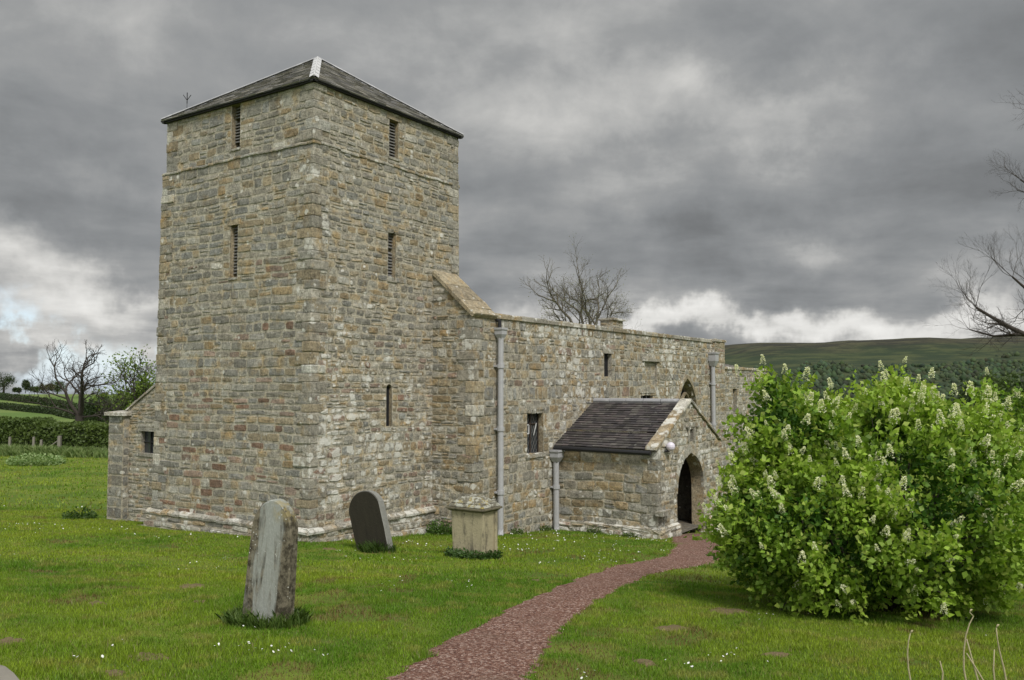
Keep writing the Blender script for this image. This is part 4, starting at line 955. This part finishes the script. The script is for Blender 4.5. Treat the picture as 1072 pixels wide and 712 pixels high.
def clump(name, cx, cy, rx, ry, n, h, label, cat, col=((.05, .10, .015), (.10, .15, .03)), leafy=False, group=None, rz=0, w_=.012, ring=0.):
    rng = np.random.default_rng(int(abs(cx*131+cy*17))+n); th = rng.random(n)*6.283; r = np.sqrt(rng.random(n))*(1-ring)+ring
    lx, ly = np.cos(th)*r*rx, np.sin(th)*r*ry; c_, s_ = math.cos(rz), math.sin(rz); x = lx*c_-ly*s_; y = lx*s_+ly*c_
    z = gz(x+cx, y+cy)-float(gz(cx, cy)); H = h*rng.uniform(.35, 1.15, n)*(1.1-.5*r*(1-ring)); P_ = np.stack([x, y, z], -1)
    k = rng.random((n, 1)); c = np.array(col[0])*(1-k)+np.array(col[1])*k
    if leafy:
        P_[:, 2] += H*rng.random(n); D = np.stack([np.cos(th)+rng.normal(0, .6, n), np.sin(th)+rng.normal(0, .6, n), rng.normal(.4, .5, n)], -1)
        V = leaf_quads(P_, D, rng.uniform(.6, 1.3, n)*w_, .7); o = np_mesh(name, V, 4, M_LEAF, rep(c, 4))
    else:
        d = rng.normal(0, .4, (n, 2))*H[:, None]+np.stack([np.cos(th), np.sin(th)], -1)*H[:, None]*.25; az = rng.random(n)*6.28
        wv = np.stack([np.cos(az), np.sin(az), np.zeros(n)], -1)*w_/2; m_ = P_+np.concatenate([d*.35, H[:, None]*.65], 1); tip = P_+np.concatenate([d, H[:, None]], 1)
        V = np.stack([P_-wv, P_+wv, m_+wv*.8, tip, m_-wv*.8], 1).reshape(-1, 3); o = np_mesh(name, V, 5, M_LEAF, rep(c, 5))
    o.location = (cx, cy, float(gz(cx, cy))); tag(o, label, cat, group); return o
GT = 'long grass left round the stones'
clump('grass_tuft', b1.x, b1.y, .42, .46, 1500, .16, 'dark long grass round the foot of the tall pale pointed headstone', 'grass tuft', group=GT, rz=RZ, ring=.3)
clump('weed_clump', b2.x+.02, b2.y-.08, .3, .38, 1100, .24, 'dark tuft of grass at the foot of the black leaning headstone', 'grass tuft', ((.03, .065, .01), (.07, .12, .02)), group=GT, rz=RZ)
clump('weed_clump', tp.x+.0, tp.y-.10, .44, .54, 3200, .17, 'low leafy weeds round the foot of the pedestal tomb', 'weeds', ((.035, .075, .015), (.07, .13, .03)), True, GT, RZ, .05, .3)
q_ = CW(3.75, -.5, 0); clump('weed_clump', q_.x, q_.y, .34, .34, 900, .38, 'bushy green weeds in the corner between tower and nave', 'weeds', ((.04, .09, .015), (.10, .17, .035)), True, GT, 0, .06)
for k, (a_, b_, n_, h_, lb) in enumerate(((5.7, BN-.14, 260, .2, 'small weeds at the wall foot right of the tall rainwater pipe'), (7.1, BN-.12, 200, .16, 'small weeds at the wall foot below the leaded window'), (7.5, -2.6, 220, .2, 'small weeds at the foot of the porch side wall'), (7.55, -3.6, 200, .16, 'small weeds beside the front corner of the porch'))):
    q_ = CW(a_, b_, 0); clump('weed_clump', q_.x, q_.y, .24, .10, n_, h_, lb, 'weeds', ((.05, .09, .02), (.12, .17, .04)), True, GT, RZ if k < 2 else RZ+math.pi/2, .05)
q_ = CW(-.1, 8.4, 0); clump('weed_clump', q_.x, q_.y, .4, .4, 500, .3, 'green weeds at the foot of the far left stone pier', 'weeds', ((.03, .07, .01), (.08, .13, .03)), True, GT, 0, .07)
q_ = ghit(38, 486); clump('nettle_patch', q_.x, q_.y, 1.3, 1.2, 2600, .55, 'pale green patch of tall nettles standing out on the far left lawn', 'nettles', ((.17, .27, .09), (.30, .38, .17)), True, None, 0, .13)
q_ = ghit(30, 477); q2 = ghit(120, 479); mid_ = (q_+q2)/2; clump('grass_verge', mid_.x-3, mid_.y+1, 9.5, 1.1, 9000, .6, 'band of tall pale grass along the foot of the near hedge', 'long grass', ((.13, .21, .06), (.26, .32, .13)), False, None, math.atan2(q2.y-q_.y, q2.x-q_.x), .06)['kind'] = 'stuff'

# bent dry stalks close to the viewer
ST = 'dry stalks in front of the shrub'
def stalk(pts, d, label, head=True):
    P_ = [at(px, py, d) for px, py in pts]; b = P_[0]; zb = float(gz(b.x, b.y)); g = Geo()
    full = [Vector((b.x+(b.x-P_[1].x)*.4, b.y, zb-.02))]+P_
    org = full[0].copy(); g.tube(full, [.0045]+[.0042-.0028*k/len(P_) for k in range(len(P_))], 5)
    if head: g.tube([full[-1], full[-1]+Vector((.007, 0, .010)), full[-1]+Vector((.012, 0, .012))], [.002, .0045, .001], 5)
    o = g.build('dry_stalk', M_STALK, None, True, org); tag(o, label, 'dry stalk', ST)
stalk([(955, 722), (951, 700), (950, 684), (951, 672), (953, 663)], 3.6, 'short straight dry stalk standing apart furthest left')
stalk([(1013, 722), (1009, 700), (1009, 682), (1011, 666), (1015, 653), (1019, 645), (1015, 641)], 3.5, 'tallest dry stalk with its tip bent over to the right')
stalk([(1026, 720), (1019, 695), (1012, 669)], 3.3, 'slanting dry stalk crossing the tall bent one', False)
stalk([(1055, 722), (1051, 700), (1046, 680), (1044, 668), (1043, 657)], 3.4, 'dry stalk leaning left nearest the right edge')
stalk([(1042, 722), (1040, 700), (1041, 680)], 3.6, 'faint thin stalk just left of the rightmost leaning one', False)
stalk([(986, 722), (987, 704), (984, 692)], 3.5, 'very short thin stalk between the separate one and the tall bent one', False)
stalk([(1034, 720), (1022, 700), (1012, 684)], 3.2, 'thin low dry stalk between the tall bent one and the rightmost', False)

# ---------------------------------------------------------------- lilac shrubs
def shrub(lobes, ntip, leaf, base, label, seed, nfl_parts, nfl_rest):
    rng = np.random.default_rng(seed); org = base
    root = empty('lilac_shrub', org); tag(root, label, 'shrub', 'flowering lilac shrubs')
    C = np.array([list(l[0]) for l in lobes]); Rr = np.array([l[1] for l in lobes]); wts = (Rr.prod(1))**(2/3); wts /= wts.sum()
    nc = max(60, ntip//15); kc = rng.choice(len(lobes), nc, p=wts); uc = unit(rng.normal(size=(nc, 3)))     # boughs, each a clump of shoots
    rc = (.86+.20*rng.random(nc)+.22*(vnoise(uc[:, 0]*2.4+kc*7, uc[:, 2]*2.4+uc[:, 1]*2, 1.3, seed)-.5)); Tc = C[kc]+Rr[kc]*uc*rc[:, None]; sg = rng.uniform(.07, .15, nc)
    j = rng.integers(0, nc, ntip); T = Tc[j]+rng.normal(size=(ntip, 3))*sg[j][:, None]*np.array([1, 1, .8]); k = kc[j]
    inner = rng.random(ntip) < .24; ui = unit(rng.normal(size=(ntip, 3))); T = np.where(inner[:, None], C[k]+Rr[k]*ui*(.55+.3*rng.random((ntip, 1))), T)
    u = unit((T-C[k])/Rr[k]); rad = np.linalg.norm((T-C[k])/Rr[k], axis=1)
    dd = np.linalg.norm((T[:, None, :]-C[None])/Rr[None], axis=2); dd[np.arange(ntip), k] = 9; keep = dd.min(1) > .72
    zg = gz(T[:, 0], T[:, 1]); keep &= T[:, 2] > zg+.10; T, u, rad, k = T[keep], u[keep], rad[keep], k[keep]; n = len(T)
    out = unit(u*Rr[k]**-1*np.array([1, 1, 1])+np.array([0, 0, .55])); m_ = 11
    Pb = np.repeat(T, m_, 0)-np.repeat(out, m_, 0)*rng.random((n*m_, 1))*.24+rng.normal(0, .035, (n*m_, 3))
    D = np.repeat(out, m_, 0)*.55+rng.normal(0, .62, (n*m_, 3))+np.array([0, 0, -.12])
    sz = leaf*rng.uniform(.6, 1.25, n*m_); V = leaf_quads(Pb, D, sz, .72, .3, rng)
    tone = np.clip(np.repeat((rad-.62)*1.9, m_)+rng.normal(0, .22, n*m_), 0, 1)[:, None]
    base_c = np.repeat(np.clip(vnoise(T[:, 0], T[:, 2], 2.1, 9)+(rad-.88)*1.8+rng.normal(0, .15, n), 0, 1), m_)[:, None]  # outer leaves brighter: yellower new growth, plus sunlit highlights put into the colour
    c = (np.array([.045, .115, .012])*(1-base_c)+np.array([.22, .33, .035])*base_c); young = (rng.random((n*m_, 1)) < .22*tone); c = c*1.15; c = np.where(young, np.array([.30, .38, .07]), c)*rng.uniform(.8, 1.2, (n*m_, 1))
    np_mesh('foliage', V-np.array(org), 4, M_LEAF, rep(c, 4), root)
    g = Geo(); rr = random.Random(seed)       # stems fanning up from the base
    for j in range(46):
        i = rr.randrange(n); t = Vector(T[i])-org; l_ = lobes[k[i]]; b = (Vector(l_[0])-org); b = Vector((b.x*.45+rr.uniform(-.25, .25), b.y*.45+rr.uniform(-.2, .2), -.05)); pts = [b]
        for q in (.3, .6, 1): pts.append(b.lerp(t, q*.93)+Vector((rr.uniform(-.08, .08), rr.uniform(-.08, .08), .25*math.sin(q*3.14)+rr.uniform(-.05, .05))))
        g.tube(pts, [rr.uniform(.018, .035), .018, .011, .004], 5)
    g.build('stems', M_BARK2, root, True)
    # creamy flower heads
    meshes = []
    for vv in range(4):
        m2 = 130; h = rng.random(m2)**.8; rr_ = (1-h)**.8*.036+.006; th = rng.random(m2)*6.283; P_ = np.stack([np.cos(th)*rr_, np.sin(th)*rr_, h*.17], -1)+rng.normal(0, .003, (m2, 3))
        D = np.stack([np.cos(th), np.sin(th), .5+0*th], -1)+rng.normal(0, .5, (m2, 3)); V = leaf_quads(P_, D, rng.uniform(.012, .024, m2), .9, .3, rng)
        kk = rng.random((m2, 1)); cc = np.array([.85, .83, .68])*(1-kk)+np.array([.66, .68, .42])*kk
        o = np_mesh('flower_head', V, 4, M_LEAF, rep(cc, 4)); meshes.append(o.data); bpy.data.objects.remove(o)
    camd = unit(-np.array(T)); vis = (u*camd).sum(1); sc = vis*.8+u[:, 2]*.75+(rad-1)*3.2+rng.normal(0, .30, n)+np.where(u[:, 0] > 0, .15, 0)+(vnoise(T[:, 0], T[:, 2], 3.2, 44)-.5)*1.3-inner[keep]*2
    order = np.argsort(-sc); chosen = []; 
    for i in order:
        if rng.random() < .6: continue
        if all(np.linalg.norm(T[i]-T[j]) > (.09 if rng.random() < .35 else .2) for j in chosen): chosen.append(i)
        if len(chosen) >= nfl_parts+nfl_rest: break
    restV = []; restC = []
    for q, i in enumerate(chosen):
        d = Vector(unit(u[i]*.7+np.array([0, 0, .9])+rng.normal(0, .25, 3))); me = meshes[q % 4]; loc = Vector(T[i])-org+Vector(out[i])*.04; s = rng.uniform(.45, 1.05)
        if q < nfl_parts:
            o = bpy.data.objects.new('flower_head', me); COL.objects.link(o); o.parent = root; o.location = loc; o.rotation_euler = d.to_track_quat('Z', 'Y').to_euler(); o.scale = (s, s, s)
        else:
            v = np.empty(len(me.vertices)*3, 'f'); me.vertices.foreach_get('co', v); v = v.reshape(-1, 3)*s; M3 = np.array(d.to_track_quat('Z', 'Y').to_matrix()); restV.append(v@M3.T+np.array(loc))
            cc = np.empty(len(me.vertices)*4, 'f'); me.color_attributes['Col'].data.foreach_get('color', cc); restC.append(cc.reshape(-1, 4))
    if restV: tag(np_mesh('flower_heads', np.concatenate(restV), 4, M_LEAF, np.concatenate(restC), root), kind='stuff')
    return root
def lobe3(px, py, d, rx, ry, rz): return (at(px, py, d), (rx, ry, rz))
sb = at(925, 560, 11.3); sb = Vector((sb.x, sb.y, float(gz(sb.x, sb.y))))
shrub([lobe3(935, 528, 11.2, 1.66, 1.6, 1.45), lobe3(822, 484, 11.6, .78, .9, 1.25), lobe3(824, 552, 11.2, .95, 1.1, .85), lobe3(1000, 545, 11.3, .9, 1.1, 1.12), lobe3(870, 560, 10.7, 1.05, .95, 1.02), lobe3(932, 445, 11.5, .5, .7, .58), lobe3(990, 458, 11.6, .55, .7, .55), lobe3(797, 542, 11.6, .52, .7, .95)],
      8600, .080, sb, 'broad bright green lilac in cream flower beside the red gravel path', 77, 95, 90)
sb2 = at(1085, 540, 14.2); sb2 = Vector((sb2.x, sb2.y, float(gz(sb2.x, sb2.y))))
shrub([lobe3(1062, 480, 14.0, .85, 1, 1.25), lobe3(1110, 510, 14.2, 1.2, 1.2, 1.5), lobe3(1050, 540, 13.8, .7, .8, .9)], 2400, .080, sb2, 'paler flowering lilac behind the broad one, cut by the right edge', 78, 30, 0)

# ---------------------------------------------------------------- trees
def grow(out, tips, p, d, L_, r, depth, rnd, spread=.6, up=.12, wob=.16, k=.72, side=True):
    n = 4; pts = [p.copy()]; rad = [r]; q = p.copy(); dd = d.copy()
    for i in range(n):
        dd = (dd+Vector((rnd.gauss(0, wob), rnd.gauss(0, wob), rnd.gauss(0, wob)+up*.3))).normalized(); q = q+dd*L_/n; pts.append(q.copy()); rad.append(r*(1-.38*(i+1)/n))
        if side and depth > 0 and i in (1, 2) and rnd.random() < .75:
            s = dd.cross(Vector((rnd.gauss(0, 1), rnd.gauss(0, 1), rnd.gauss(0, 1)))).normalized()
            grow(out, tips, q, (dd*.55+s*spread*1.3+Vector((0, 0, up))).normalized(), L_*k*rnd.uniform(.6, .95), r*.45, depth-1, rnd, spread, up, wob, k, depth > 2)
    out.append((pts, rad))
    if depth == 0: tips.append((q, dd)); return
    for j in range(2 if rnd.random() < .75 else 3):
        s = dd.cross(Vector((rnd.gauss(0, 1), rnd.gauss(0, 1), rnd.gauss(0, 1)))).normalized()
        grow(out, tips, q, (dd+s*spread*rnd.uniform(.5, 1.2)+Vector((0, 0, up))).normalized(), L_*k*rnd.uniform(.8, 1.15), r*.62*rnd.uniform(.8, 1.05), depth-1, rnd, spread, up, wob, k, side)
def branches(g, out, org, thin=99):
    for pts, rad in out: g.tube([p-org for p in pts], rad, 6 if rad[0] > .06 else 4 if rad[0] > .02 else 3, cap=False)
def tree(name, base, trunkh, r, limbs, depth, label, cat, seed, m=M_BARK, leaves=0, leafc=((.05, .10, .02), (.12, .18, .03)), leafs=.12, spread=.6, up=.12, wob=.16, k=.72, group=None, lspread=.35, lean=(0, 0)):
    rnd = random.Random(seed); root = empty(name, base); out = []; tips = []; t0 = base-Vector((0, 0, .3)); t1 = base+Vector((lean[0], lean[1], trunkh))
    out.append(([t0, t0.lerp(t1, .4)+Vector((rnd.uniform(-.1, .1), 0, 0)), t1], [r*1.35, r*1.05, r*.92])); tag(root, label, cat, group)
    g = Geo(); branches(g, out, base); g.build('trunk', m, root, True); out = []
    for d, L_, rr in limbs: grow(out, tips, t1-Vector((0, 0, .15)), Vector(d).normalized(), L_, rr, depth, rnd, spread, up, wob, k)
    g = Geo(); branches(g, out, base); g.build('branches', m, root, True)
    if leaves:
        rng = np.random.default_rng(seed); i = rng.integers(0, len(tips), leaves); P_ = np.array([list(tips[j][0]-base) for j in i])+rng.normal(0, lspread, (leaves, 3))
        V = leaf_quads(P_, rng.normal(size=(leaves, 3)), rng.uniform(.6, 1.3, leaves)*leafs, .8, .3, rng); t = rng.random((leaves, 1))
        np_mesh('foliage', V, 4, M_LEAF, rep(np.array(leafc[0])*(1-t)+np.array(leafc[1])*t, 4), root)
    return root
def gpt(px, d):
    r = ray(px, 404); x = r.x*d/r.y; return Vector((x, d, float(gz(x, d))))
tree('bare_tree', gpt(84, 62), 2.0, .30, [((-.6, .1, .75), 2.0, .15), ((.45, -.1, .95), 2.3, .17), ((-.2, .3, 1), 2.0, .13), ((.9, 0, .3), 1.6, .09), ((-.9, 0, .45), 1.6, .09)], 5, 'gnarled leafless tree with a thick trunk behind the near hedge', 'tree', 5, M_BARK2, 0, spread=.62, up=.10, wob=.2, k=.70)
tree('leafing_tree', gpt(140, 72), 1.8, .22, [((-.5, .1, .9), 1.9, .14), ((.4, 0, 1), 1.9, .14), ((0, .4, 1), 2.0, .13), ((-.7, 0, .4), 1.4, .1), ((.8, 0, .4), 1.4, .1)], 4, 'young tree in thin bright green leaf against the tower left side', 'tree', 15, M_BARK2, 2600, ((.07, .12, .015), (.17, .24, .03)), .2, lspread=.32)
tb_ = gpt(612, 50)
tree('bare_tree', tb_, 6.9, .24, [((-.34, 0, 1), 2.0, .13), ((.36, 0, 1), 2.0, .13), ((.02, .2, 1), 2.1, .11), ((-.7, 0, .6), 1.7, .07), ((.75, .1, .6), 1.6, .07), ((.1, -.3, 1), 1.9, .08)], 5, 'budding round crowned tree rising behind the nave roof', 'tree', 33, M_BARK, 2600, ((.14, .15, .05), (.22, .22, .09)), .055, spread=.62, up=.10, wob=.14, k=.69, lspread=.14)
# big bare tree standing off to the right: only its outer limbs reach into view
rb = gpt(1190, 22); root = empty('bare_tree', rb); tag(root, 'large dark bare tree whose twiggy limbs reach in from the right edge', 'tree')
g = Geo(); trp = [rb-Vector((0, 0, .3)), at(1185, 430, 22), at(1178, 330, 22), at(1180, 200, 22.2), at(1190, 90, 22.4)]
g.tube([p-rb for p in trp], [.42, .34, .30, .22, .14], 8); g.build('trunk', M_BARK2, root, True)
rnd = random.Random(9); out = []; tips = []
def limb(pts, r0, r1, L_, depth, ups=.05, kk=.7):
    P_ = [at(px, py, 22+dd) for px, py, dd in pts]; n = len(P_); rad = [r0+(r1-r0)*i/(n-1) for i in range(n)]; out.append((P_, rad))
    for i in range(1, n):
        d = (P_[i]-P_[i-1]).normalized()
        for s in range(3 if i < n-1 else 4):
            v_ = Vector((rnd.gauss(0, .5), rnd.gauss(0, .5), rnd.gauss(.1, .6))); grow(out, tips, P_[i], (d+v_*.9).normalized(), L_*rnd.uniform(.6, 1.1), rad[i]*.36, depth+1, rnd, .5, ups, .13, kk)
limb([(1178, 340, 0), (1120, 352, -.2), (1072, 350, -.3), (1048, 338, -.4), (1022, 322, -.4)], .11, .028, .64, 3, .10)
limb([(1178, 330, 0), (1130, 330, .5), (1085, 312, .6), (1060, 290, .6)], .08, .025, .64, 3, .12)
limb([(1072, 350, -.3), (1040, 352, -.3), (1015, 345, -.2)], .04, .015, .45, 2, .08)
limb([(1180, 220, 0), (1130, 213, -.2), (1090, 203, -.3), (1068, 188, -.3)], .06, .018, .5, 3, .06, .66)
limb([(1180, 200, 0), (1140, 150, .4), (1110, 120, .5)], .08, .03, .6, 3, .1)
g = Geo(); branches(g, out, rb); g.build('branches', M_BARK2, root, True)

def bushy(name, base, w_, h, n, label, cat, seed, cols, leaf, group=None, flatb=.12, conif=False, trunk=True):
    """tree or bush far off: trunk plus leaf clumps through the crown"""
    rng = np.random.default_rng(seed); root = empty(name, base); tag(root, label, cat, group); nc = 26
    u = unit(rng.normal(size=(nc, 3))); rr = rng.random((nc, 1))**.4; zc_ = h*(.42 if cat == 'bush' else .5); cc = u*rr*np.array([w_*.38, w_*.38, h*.34])+np.array([0, 0, zc_])
    if conif: cc[:, :2] *= (1.25-cc[:, 2:3]/h)
    k = rng.integers(0, nc, n); P_ = cc[k]+unit(rng.normal(size=(n, 3)))*(rng.random((n, 1))**.4)*np.array([w_*.17, w_*.17, h*.14])*rng.uniform(.7, 1.2, (nc, 1))[k]
    P_[:, 2] = np.maximum(P_[:, 2], h*flatb*rng.random(n)); V = leaf_quads(P_, rng.normal(size=(n, 3)), rng.uniform(.6, 1.3, n)*leaf, .85, .3, rng)
    t = np.clip(rng.random(nc)[k][:, None]*.6+rng.random((n, 1))*.4, 0, 1); np_mesh('foliage', V, 4, M_LEAF, rep(np.array(cols[0])*(1-t)+np.array(cols[1])*t, 4), root)
    if trunk:
        g = Geo(); rnd = random.Random(seed); g.tube([(0, 0, -.3), (.05*w_*.2, 0, h*.3), (0, 0, h*.62)], [w_*.035, w_*.028, w_*.012], 6)
        for j in range(5): c = cc[rnd.randrange(nc)]; g.tube([(0, 0, h*rnd.uniform(.2, .5)), tuple(c*.6+np.array([0, 0, h*.15])), tuple(c)], [w_*.014, w_*.01, w_*.004], 4)
        g.build('trunk', M_BARK2, root, True)
    return root
DG = ((.022, .04, .013), (.05, .075, .022)); MG = ((.045, .075, .018), (.095, .135, .035)); OG = ((.06, .065, .025), (.10, .10, .04))
SK = 'trees and bushes on the left skyline'
for px, pb, pt, pw, cols, con, lb, cat in ((4, 412, 388, 30, DG, 0, 'dark round tree at the far left edge of the skyline', 'tree'), (18, 412, 405, 11, DG, 0, 'low dark bush beside the round tree on the left skyline', 'bush'), (27, 412, 397, 12, DG, 1, 'small pointed tree on the left skyline', 'tree'),
        (37, 414, 405, 13, MG, 0, 'low green bush right of the small pointed skyline tree', 'bush'), (47, 416, 402, 20, OG, 0, 'brownish bush left of the gnarled bare tree', 'bush'), (60, 418, 402, 22, MG, 0, 'green bushy tree touching the left of the gnarled bare tree', 'tree')):
    b = gpt(px, 312+px*.3); d = b.y; s = d/F; bushy('skyline_tree' if cat == 'tree' else 'skyline_bush', b, pw*s, (pb-pt)*s, 2000, lb, cat, px*7+1, cols, .35 if d > 150 else .25, SK, .1, con, cat == 'tree')
BG = 'bushes between the bare tree and the church'
for px, d, pt, pw, cols, lb in ((100, 84, 402, 42, DG, 'dark bush behind the trunk of the gnarled bare tree'), (122, 78, 408, 30, MG, 'mid green bush left of the thinly leaved tree'), (150, 76, 394, 36, ((.06, .11, .015), (.13, .19, .03)), 'bright green bush against the tower edge'), (130, 92, 398, 40, DG, 'tall dark bush behind the thinly leaved tree'), (168, 88, 396, 40, DG, 'dark bush half hidden by the tower')):
    b = gpt(px, d); s = d/F; bushy('bush', b, pw*s, float((404.5-pt)*s-b.z), 2200, lb, 'bush', px, cols, .22, BG, .05, 0)
RG = 'trees in the valley right of the church'
for k, (px, d, pt, pw, cols, lb) in enumerate(((1010, 75, 388, 60, DG, 'dark valley tree left of the other two behind the lilacs'), (1045, 90, 380, 70, MG, 'mid green valley tree between two darker ones'), (1085, 70, 374, 70, DG, 'dark valley tree nearest the right edge'), (965, 110, 396, 60, MG, 'distant green tree above the broad lilac'), (870, 150, 399, 60, DG, 'distant dark tree seen between the two tops of the broad lilac'), (790, 140, 402, 50, MG, 'distant green tree beside the chancel end'))):
    b = gpt(px, d); s = d/F; bushy('valley_tree', b, pw*s, float((404.5-pt)*s-b.z), 3000, lb, 'tree', 300+k, cols, .3, RG, .05, 0)

def hedge(pb, hpx, w_, n, leaf, label, cols, seed):
    """clipped hedge along ground points (pixel bases), real height from its distance"""
    rng = np.random.default_rng(seed); B = [ghit(*p) for p in pb]; Hh = [hp*b.y/F for hp, b in zip(hpx, B)]; org = B[0]
    t = rng.random(n)*(len(B)-1); k = np.minimum(t.astype(int), len(B)-2); f_ = (t-k)[:, None]; BB = np.array([list(b) for b in B]); HH = np.array(Hh)
    c = BB[k]*(1-f_)+BB[k+1]*f_; H = HH[k]*(1-f_[:, 0])+HH[k+1]*f_[:, 0]; dv = unit(BB[k+1]-BB[k]); nv = np.stack([-dv[:, 1], dv[:, 0], 0*t], -1)
    top = rng.random(n) < .35; hh = np.where(top, 1-.12*rng.random(n), rng.random(n)); sd = np.where(top, rng.uniform(-1, 1, n), np.sign(rng.random(n)-.5)*(1-.3*rng.random(n)))
    H = H*(.92+.22*vnoise(c[:, 0]*.8, c[:, 1]*.8, 1, seed)); P_ = c+nv*(sd*w_/2*(.85+.3*vnoise(c[:, 0]*1.3, hh*4, 1, 3)))[:, None]; P_[:, 2] = gz(P_[:, 0], P_[:, 1])+hh*H
    V = leaf_quads(P_-np.array(org), rng.normal(size=(n, 3)), rng.uniform(.6, 1.3, n)*leaf, .8, .3, rng); tt = np.clip(vnoise(c[:, 0]*.9, hh*3+c[:, 1], 1, 8)*.6+rng.random(n)*.4, 0, 1)[:, None]
    root = empty('hedge', org); tag(root, label, 'hedge', 'field hedges on the left'); np_mesh('foliage', V, 4, M_LEAF, rep(np.array(cols[0])*(1-tt)+np.array(cols[1])*tt, 4), root)
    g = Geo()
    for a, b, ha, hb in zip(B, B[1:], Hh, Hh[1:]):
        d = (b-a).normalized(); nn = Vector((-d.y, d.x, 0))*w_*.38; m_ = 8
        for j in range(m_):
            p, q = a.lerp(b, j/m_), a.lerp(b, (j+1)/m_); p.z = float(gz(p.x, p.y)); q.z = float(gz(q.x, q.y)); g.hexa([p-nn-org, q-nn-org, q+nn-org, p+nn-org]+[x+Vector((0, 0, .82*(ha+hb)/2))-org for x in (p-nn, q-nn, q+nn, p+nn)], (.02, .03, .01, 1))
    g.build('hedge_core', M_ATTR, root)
hedge([(-70, 466), (0, 467), (113, 473), (190, 476)], [27, 27.5, 27, 26], 1.7, 34000, .17, 'nearest thick hedge behind the churchyard with fence posts before it', ((.05, .085, .018), (.12, .165, .04)), 91)
hedge([(-60, 424), (0, 428), (60, 434), (113, 442), (170, 449)], [6, 6, 6, 6, 6], 2.0, 9000, .38, 'middle of the three field hedges, sloping down to the right', DG, 92)
hedge([(-20, 416.5), (0, 418), (50, 424), (90, 431), (120, 436)], [6, 6.2, 6, 5, 4.5], 2.4, 9000, .42, 'farthest thin hedge high on the left field', DG, 93)
for px, pb, ph, lb in ((10, 471, 13, 'leftmost grey fence post before the near hedge'), (35, 472, 14, 'grey fence post second from the left before the hedge'), (43, 472, 11, 'short grey fence post third from the left before the hedge'), (62, 473, 16, 'thickest grey fence post at the foot of the brace')):
    b = ghit(px, pb); h = ph*b.y/F; g = Geo(); w_ = .07 if px != 62 else .1
    box_l(g, -w_, w_, -w_, w_, -.2, h, -.01, -.01); box_l(g, -w_*1.02, w_*1.02, -w_*1.02, w_*1.02, h+.001, h+.03, -.03, -.03)
    if px == 62: g.tube([(-.05, 0, h*.75), (-1.0, .1, .05)], .045, 5)
    o = bevel(g.build('fence_post', M_POST), .01, 1); o.location = b
    tag(o, lb, 'fence post', 'posts of the wire fence')

# woodland and scrub on the moorland slope
rng = np.random.default_rng(12); n = 9500; y = rng.uniform(640, 1500, n); x = (rng.uniform(.1, .85, n))*y; z = hz(x, y)
ok = (vnoise(x, y, .006, 31)*.6+vnoise(x, y, .02, 32)*.4 > .47+np.clip((z-15)/90, 0, .6)) & (z < 62); x, y, z = x[ok], y[ok], z[ok]; n = len(x)
ic = np.array([(0, 0, 1), (.9, 0, .3), (.28, .85, .3), (-.72, .53, .3), (-.72, -.53, .3), (.28, -.85, .3), (.6, .4, -.4), (-.3, .7, -.4), (-.8, 0, -.4), (-.2, -.8, -.4), (.6, -.5, -.4)])
fi = np.array([(0, 1, 2), (0, 2, 3), (0, 3, 4), (0, 4, 5), (0, 5, 1), (1, 6, 2), (2, 7, 3), (3, 8, 4), (4, 9, 5), (5, 10, 1), (6, 7, 2), (7, 8, 3), (8, 9, 4), (9, 10, 5), (10, 6, 1)])
s = rng.uniform(1.4, 4.2, n); V = ic[None]*rng.uniform(.7, 1.3, (n, 11, 3))*s[:, None, None]+np.stack([x, y, z+s*.35], -1)[:, None, :]
cc = np.array([.028, .045, .018])*rng.uniform(.6, 1.7, (n, 1))+rng.uniform(0, .012, (n, 3))
tag(np_mesh('woodland', V.reshape(-1, 3), 3, M_ATTR, rep(cc, 11), None, (np.arange(n)[:, None, None]*11+fi[None]).reshape(-1, 3)), 'dark woodland and scrub scattered over the moorland slope', 'woodland', kind='stuff')
